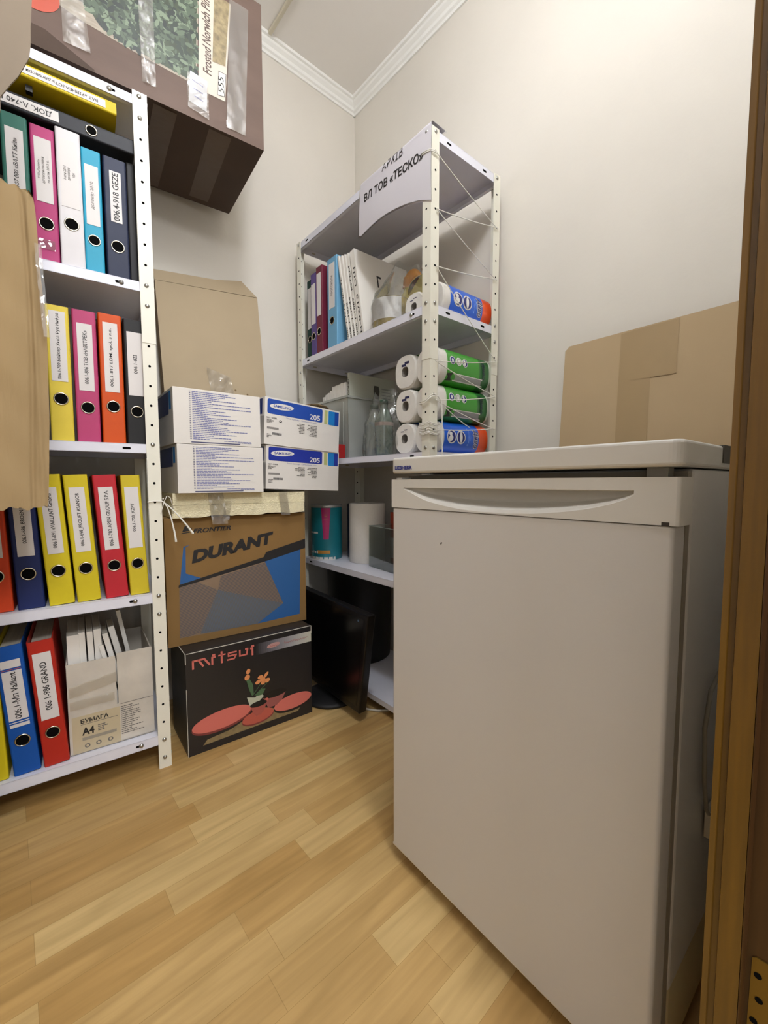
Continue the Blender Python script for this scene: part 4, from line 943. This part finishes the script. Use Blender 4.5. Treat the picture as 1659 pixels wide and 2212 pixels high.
# black monitor on the floor, bin on the bottom shelf, cable
BP = mat('black gloss plastic', '0d0d0f', .3, spec=.4); BP2 = mat('black matt plastic', '101012', .6)
mn = thing('computer_monitor', 'black computer monitor on a round base on the floor beside the right unit', 'monitor', (.862, 1.262, 0), (0, 0, RF.rz))
MB().lathe([(0, 0), (.093, 0), (.097, .004), (.096, .010), (.085, .015), (.0, .02)], BP2, 48).build('base', mn)
MB().box(-.025, .025, .0, .02, .015, .22, BP2).build('stand_neck', mn, bevel=.003)
# screen: pts in R coordinates
m = MB()
lp = [(-.17, .040), (.215, .033), (.268, .372), (-.17, .383)]
m.prism(lp, -.030, .0, BP, 'y'); so = m.build('screen', mn, bevel=.004)
m = MB(); m.decal([(-.15, .06), (.200, .055), (.245, .355), (-.15, .365)], mat('dark screen', '08080a', .25), -.0306); m.build('display', so)
m = MB(); m.disc((.215, -.0308, .345), (0, -1, 0), .004, mat('blue led lens', '3c5a78', .3), 12); m.build('power_light', so)
bo = MB(); bo.lathe([(0, 0), (.124, 0), (.130, .006), (.137, .378), (.140, .384), (.137, .390), (.132, .384), (.125, .01), (0, .008)], mat('black bin plastic', '0e0e0f', .5), 44)
tag(bo.build('waste_bin', loc=RF.w(RX(.592), .186, .0505)), 'round black bin on the lowest right shelf behind the fridge', 'bin')
cb = MB(); cb.tube([(1.02, 1.20, .004), (.96, 1.18, .004), (.905, 1.146, .004), (.896, 1.12, .004), (.900, 1.095, .004), (.918, 1.066, .004), (.945, 1.045, .004), (1.0, 1.02, .004)], .0038, mat('white cable', 'cfcabd', .5))
tag(cb.build('cable'), 'white cable on the floor under the lowest right shelf', 'cable')

# paper sign in a sleeve hung over the top shelf of the right unit
sg = thing('paper_sign', 'white paper sign in a plastic sleeve hung from the top right shelf', 'sign', RF.w(RX(.316), -.0035, 0), (0, 0, RF.rz))
SW, TOPZ = .320, 1.7565
def bot(s): # bottom edge height, s from left 0 to right 1
    return [1.600, 1.607, 1.611, 1.610, 1.604, 1.594, 1.578, 1.557][0] if s <= 0 else (lambda L_, f: L_[int(f)] + (L_[min(7, int(f) + 1)] - L_[int(f)]) * (f - int(f)))([1.594, 1.601, 1.606, 1.606, 1.601, 1.592, 1.578, 1.556], min(6.999, s * 7))
def surf(x, v, off=0.0):
    """x along, v = drop below the fold (negative: over the shelf)"""
    s = x / SW
    if v >= 0:
        y = -.004 * sin(v * 15) * (1 - .5 * s) - .0010 * sin(s * 6) - off
        return (x - .006 * (1 - s) * v / .15, y, TOPZ - v)
    a = min(-v / .006, pi / 2)
    ex_ = max(0, -v - .006 * pi / 2)
    return (x, .006 * (1 - cos(a)) + ex_ * 1.0 - off * cos(a) - .0005 * sin(s * 9), TOPZ + .006 * sin(a) - .0001 + off * sin(a) - ex_ * .02)
m = MB()
def sfn(a, b):
    x = SW * a; dv = TOPZ - bot(a)
    v = -.05 + (dv + .05) * b
    if b < .06: v = v
    return surf(x, v)
def sf(off): return lambda a, b: surf(SW * a, -.06 + (TOPZ - bot(a) + .06) * b, off)
m.grid(32, 40, sf(0), mat('sign paper', 'cbc8ce', .6, spec=.3)); m.build('sheet', sg)
m = MB(); m.grid(32, 40, lambda a, b: surf(-.006 + (SW + .007) * a, -.064 + (TOPZ - bot(a) + .069) * b, -.0012), film('clear sleeve', 'fafafc', .88, .25, .12)); m.build('sleeve', sg)
m = MB()
def ptx(x0, x1, v0, v1, slope=0): return lambda s, t: surf(x0 + (x1 - x0) * s, v0 + (v1 - v0) * t + slope * s, .0010)
text(m, 'ВЛ ТОВ «ТЕСКО»', ptx(.026, .290, .066, .040, .012), INK, bold=.02, shear=.0)
m.build('lettering', sg); m = MB()
text(m, 'АРХІВ', ptx(.112, .205, .018, -.009, .003), INK, bold=.006)
m.build('lettering', sg)

# string laced across the end of the right unit
st = MB()
fx, bxx = .757 + .0025, .757 + .0025
def EP(y, z, o=0.004): return RF.w(.755 + o, y, z)
def line(p, q, sag=.004, n=8):
    return [tuple(p[k] + (q[k] - p[k]) * i / n - (sag * 4 * (i / n) * (1 - i / n) if k == 2 else 0) for k in range(3)) for i in range(n + 1)]
fz = [1.686, 1.540, 1.388, 1.130, 1.022, .938]; bz = [1.588, 1.430, 1.176, 1.066, .960]
yf, yb = .016, .297
segs = [((yf, 1.686), (yb, 1.588)), ((yf, 1.540), (yb, 1.592)), ((yf, 1.540), (yb, 1.430)), ((yf, 1.388), (yb, 1.434)), ((yf, 1.388), (yb, 1.178)), ((yf, 1.130), (yb, 1.176)), ((yf, 1.130), (yb, 1.066)), ((yf, 1.022), (yb, 1.064)), ((yf, 1.022), (yb, .960)), ((yf, .938), (yb, .962)), ((.05, 1.01), (.17, .955))]
for (a, b) in segs: st.tube(line(EP(a[0], a[1], .006), EP(b[0], b[1], .006)), .0014, STRING, 6)
for z in (.95, .945, .938, .930, .958, .925): # windings around the corner post
    z += random.uniform(-.003, .003)
    loop = [(.718, .036, z), (.718, -.005, z + .002), (.735, -.0055, z - .002), (.757, -.0055, z + .003), (.7605, -.001, z), (.7605, .018, z - .003), (.7605, .036, z + .002), (.74, .038, z), (.718, .036, z)]
    st.tube([RF.w(*p) for p in loop], .0015, STRING, 6)
for z in (1.036, 1.030): st.tube([RF.w(*p) for p in [(.720, .034, z - .018), (.720, -.005, z - .018), (.742, -.0058, z - .017), (.757, -.0055, z - .008), (.7615, .004, z), (.7615, .020, z + .002)]], .0016, STRING, 6)
for z in (1.688, 1.684): st.tube([RF.w(*p) for p in [(.722, .02, z + .006), (.724, -.0055, z + .006), (.745, -.006, z + .003), (.7575, -.0055, z), (.7615, .003, z - .001), (.7615, .018, z)]], .0014, STRING, 6)
st.tube([RF.w(*p) for p in [(.762, .014, 1.034), (.763, .026, 1.032), (.764, .036, 1.022), (.765, .040, 1.0), (.765, .041, .95), (.765, .042, .90), (.766, .042, .83)]], .0018, STRING, 6)
tag(st.build('string'), 'thin white string laced zigzag across the end of the right unit', 'string')

# twine ends tied to the left unit
tw = MB()
def LP(u, v, z): return LF.w(LX(u), v, z)
tw.tube([LP(-.004, -.004, .705), LP(.004, -.006, .735), LP(.012, -.006, .752), LP(.020, -.004, .748), LP(.030, .02, .72), LP(.034, .045, .700)], .0011, STRING, 6)
tw.tube([LP(.002, -.004, .738), LP(.012, -.008, .722), LP(.020, -.012, .69), LP(.026, -.014, .655), LP(.029, -.014, .628)], [.0016, .0017, .0018, .0024, .003], STRING, 7)
tw.tube([LP(.002, -.004, .737), LP(.018, -.010, .722), LP(.036, -.016, .700), LP(.056, -.020, .672), LP(.071, -.022, .648)], [.0016, .0017, .0018, .0024, .003], STRING, 7)
tw.tube([LP(.003, -.006, .745), LP(.001, .012, .742), LP(.002, .034, .740)], .0016, STRING, 6)
tw.tube([LP(-.034, -.004, .736), LP(-.02, -.0035, .739), LP(.0, -.0035, .738), LP(.004, .0, .737), LP(.004, .03, .738)], .0015, STRING, 6)
tag(tw.build('twine'), 'frayed white twine tied to the post of the left unit', 'twine')

# ------------------------------------------------------------------ flattened carton leaning on the right wall
sh = thing('cardboard_sheet', 'large brown cardboard sheet leaning on the right wall behind the fridge', 'cardboard')
m = MB()
def shx(z): return 1.160 + .075 * z / 1.19
vs = []
for th in (0, .006):
    for y, z in ((.600, 0.0), (.07, 0.0), (.07, 1.192), (.578, 1.177), (.590, 1.165)): vs.append((shx(z) + th, y, z))
m.add(vs, [(0, 1, 2, 3, 4), (9, 8, 7, 6, 5)], mat('plain brown cardboard', 'b39d7c', .8, spec=.2, var=.04, vscale=5)); m.add(vs, [(i, i + 5, (i + 1) % 5 + 5, (i + 1) % 5) for i in range(5)], CARDE); m.build('sheet', sh)
tapestrip('tape', sh, lambda a, b: (shx(.80 + .375 * b) - .0012, .44 - .075 * a, .80 + .376 * b + .003 * a * b), 4, 10, TAPEB)
tapestrip('tape', sh, lambda a, b: (shx(1.05 + .127 * b) - .0018, .43 - .12 * a, 1.05 + .127 * b + .0045 * a * b), 4, 10, TAPEB)

# ------------------------------------------------------------------ fridge
FF = Frame(.570, .614, -92.5)
fr = thing('refrigerator', 'small white undercounter fridge with scooped handle in front of the right unit', 'fridge', FF.w(0, 0, 0), (0, 0, FF.rz))
W = .484
m = MB(); m.box(.002, W - .002, .052, .53, .135, .803, FRIDGE); m.build('cabinet', fr, bevel=.004)
m = MB(); m.box(.004, W - .004, .060, .525, .018, .131, FRIDGEB); m.build('base_plinth', fr, bevel=.003)
for x, y in ((.04, .09), (W - .04, .09), (.04, .49), (W - .04, .49)):
    m = MB(); m.lathe([(0, 0), (.017, 0), (.017, .012), (.012, .02), (0, .02)], GAP, 18, c=(x, y, 0)); m.build('foot', fr)
m = MB(); m.box(.004, W - .004, .040, .053, .04, .80, mat('grey door gasket', '8a8274', .7)); m.build('door_seal', fr)
dr = thing('door', None, None); dr.parent = fr
bpy.data.objects.remove(dr)
m = MB(); pts = rrect(0, W - .004, 0, .041, .006, 12); m.prism(pts, .034, .7375, FRIDGE); do = m.build('door', fr, bevel=.0025)
m = MB(); m.box(.001, W - .005, .0005, .04, .0335, .0375, mat('pale door hem', 'd8d0c0', .4)); m.build('bottom_hem', do)
# handle panel with scoop
m = MB(); z0, z1 = .7385, .793; y0 = -.0012; X0, X1 = -.0005, W + .0015
xa, xb, zt = .035, .4385, .7765
def zb(x):
    s = (x - xa) / (xb - xa); s = min(1, max(0, s))
    prof_ = [(0, .7762), (.04, .7715), (.085, .7640), (.15, .7555), (.24, .7490), (.34, .7440), (.46, .7418), (.58, .7418), (.68, .7440), (.78, .7485), (.86, .7540), (.93, .7610), (.975, .7680), (1, .7735)]
    for i in range(len(prof_) - 1):
        if s <= prof_[i + 1][0]:
            f = (s - prof_[i][0]) / (prof_[i + 1][0] - prof_[i][0]); f2 = f
            return prof_[i][1] + (prof_[i + 1][1] - prof_[i][1]) * f2
    return prof_[-1][1]
xs = [xa + (xb - xa) * (1 - cos(pi * i / 60)) / 2 for i in range(61)]
vs = []; fs = []
for x in xs:
    b = zb(x); b += min(.0075, (zt - b) * .22); g_ = zt - b; D_ = .003 + .034 * min(1.0, g_ / .030); lp = min(.0085, .002 + g_ * .25)
    col = [(x, y0, z0), (x, y0, b - lp), (x, y0 + .0008, b - lp * .80), (x, y0 + lp * .30, b - lp * .38), (x, y0 + lp * .62, b - lp * .10), (x, y0 + lp * .9, b)]
    for k in range(1, 7):
        a = k / 6 * pi / 2; col.append((x, y0 + lp * .9 + (D_ - lp * .5) * sin(a), b + g_ * .35 * (1 - cos(a))))
    col += [(x, y0 + D_ + lp * .4, zt - g_ * .02), (x, y0 + .002, zt), (x, y0, zt + .001), (x, y0, z1)]
    vs += col
K = len(col)
for i in range(len(xs) - 1):
    for j in range(K - 1): fs.append((i * K + j, (i + 1) * K + j, (i + 1) * K + j + 1, i * K + j + 1))
m.add(vs, fs, FRIDGEP, False)
for (a, b) in ((X0, xa), (xb, X1 - .004)): m.add([(a, y0, z0), (b, y0, z0), (b, y0, z1), (a, y0, z1)], [(0, 1, 2, 3)], FRIDGEP)
m.add([(X1 - .004, y0, z0), (X1 - .0012, y0 + .0012, z0), (X1, y0 + .004, z0), (X1, .04, z0), (X1, .04, z1), (X1, y0 + .004, z1), (X1 - .0012, y0 + .0012, z1), (X1 - .004, y0, z1)], [(0, 1, 6, 7), (1, 2, 5, 6), (2, 3, 4, 5)], FRIDGEP, True)
m.add([(X0, y0, z0), (X0, .04, z0), (X0, .04, z1), (X0, y0, z1)], [(0, 3, 2, 1)], FRIDGEP)
m.add([(X0, y0, z1), (X1 - .004, y0, z1), (X1, y0 + .004, z1), (X1, .04, z1), (X0, .04, z1)], [(0, 1, 2, 3, 4)], FRIDGEP); m.add([(X0, y0, z0), (X1 - .004, y0, z0), (X1, y0 + .004, z0), (X1, .04, z0), (X0, .04, z0)], [(4, 3, 2, 1, 0)], FRIDGEP)
m.drect(.468, .476, .7385, .7425, GAP, y0 - .0003)
m.build('handle_panel', do)
m = MB(); m.decal(ellipse(.132, .681, .003, .0017, .7, 10), INKG, -.0004); m.build('scuff', do)
# cord and plug in the gap beside the door frame
m = MB(); m.tube([(W + .003, .20, .52), (W + .004, .15, .505), (W + .004, .130, .46), (W + .004, .142, .38), (W + .004, .160, .33), (W + .005, .172, .318)], .0028, mat('grey cord', '8c877c', .5), 7)
m.box(W + .0005, W + .016, .168, .205, .285, .325, mat('white plug', 'c9c4b8', .5)); m.build('power_cord', fr)
# lid
m = MB(); pts = rrect(-.002, W + .003, -.004, .53, .014, 6)
# notch in the rear right
m.prism(pts, .8045, .8345, FRIDGEP); lo = m.build('lid', fr, bevel=.004, seg=3)
m = MB(); text_h(m, 'LIEBHERR', .014, .062, .8115, .8185, mat('brand blue', '27307e', .4), -.0052, bold=.05); m.build('lettering', lo)
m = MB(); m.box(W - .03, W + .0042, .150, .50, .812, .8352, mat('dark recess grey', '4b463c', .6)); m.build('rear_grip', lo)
HC = mat('grey hinge plastic', '9a958a', .5)
m = MB(); m.box(.006, .022, .006, .03, .7932, .7962, FRIDGEP); m.build('hinge_cover', fr)
m = MB(); m.box(W - .040, W - .018, .020, .039, .7932, .8043, HC); m.build('hinge_cover', fr)

# ------------------------------------------------------------------ lights
lampE = mat('lamp diffuser', 'ffffff', .5, emit='f3f7ff', estr=78.0)
LX_, LY_ = .32, .27
lp_ = thing('ceiling_lamp', 'white globe lamp hanging from the ceiling', 'lamp', (LX_, LY_, ZC))
MB().lathe([(0, 0), (.055, 0), (.055, -.018), (.02, -.03), (.008, -.034), (.008, -.10), (0, -.10)], CROWN, 32).build('lamp_base', lp_)
MB().lathe([(.0001, -.10)] + [(.09 * sin(pi * k / 20), -.19 + .09 * cos(pi * k / 20)) for k in range(1, 20)] + [(.0001, -.28)], lampE, 40).build('lamp_globe', lp_)
def area(name, loc, size, power, col, rot=(0, 0, 0), shape='DISK', sy=None):
    l = bpy.data.lights.new(name, 'AREA'); l.shape = shape; l.size = size
    if sy: l.size_y = sy
    l.energy = power; l.color = col
    o = bpy.data.objects.new(name, l); COL.objects.link(o); o.location = loc; o.rotation_euler = rot
    return o
# added fill light behind the doorway, no such lamp known
area('corridor_fill', (-.10, -1.3, 2.35), .5, 26, (.98, .98, 1.0), rot=(radians(58), 0, 0))
wd = bpy.data.worlds.new('world'); sc.world = wd; wd.use_nodes = True
wd.node_tree.nodes['Background'].inputs[0].default_value = (.97, .98, 1.0, 1); wd.node_tree.nodes['Background'].inputs[1].default_value = 1.1

# ------------------------------------------------------------------ camera
cam = bpy.data.cameras.new('camera'); co = bpy.data.objects.new('camera', cam); COL.objects.link(co)
cam.sensor_fit = 'HORIZONTAL'; cam.sensor_width = 36; cam.lens = 916.0 / 1659 * 36; cam.clip_start = .01
Rr = ((0.7460197799402485, -0.6659210881574209, -0.0018953324615046802), (-0.04805349870806187, -0.05099431001853705, -0.9975422004144224), (0.6641877364117902, 0.7442772901902689, -0.0700426020876776))
mw = Matrix(((Rr[0][0], -Rr[1][0], -Rr[2][0], 0), (Rr[0][1], -Rr[1][1], -Rr[2][1], 0), (Rr[0][2], -Rr[1][2], -Rr[2][2], .7877), (0, 0, 0, 1)))
co.matrix_world = mw
sc.camera = co
sc.view_settings.view_transform = 'Standard'; sc.view_settings.look = 'None'; sc.view_settings.gamma = 1; sc.view_settings.exposure = 0.22
sc.view_settings.use_curve_mapping = False
sc.cycles.use_denoising = True
sc.cycles.max_bounces = 10; sc.cycles.transparent_max_bounces = 24; sc.cycles.diffuse_bounces = 5
sc.cycles.caustics_reflective = False; sc.cycles.caustics_refractive = False
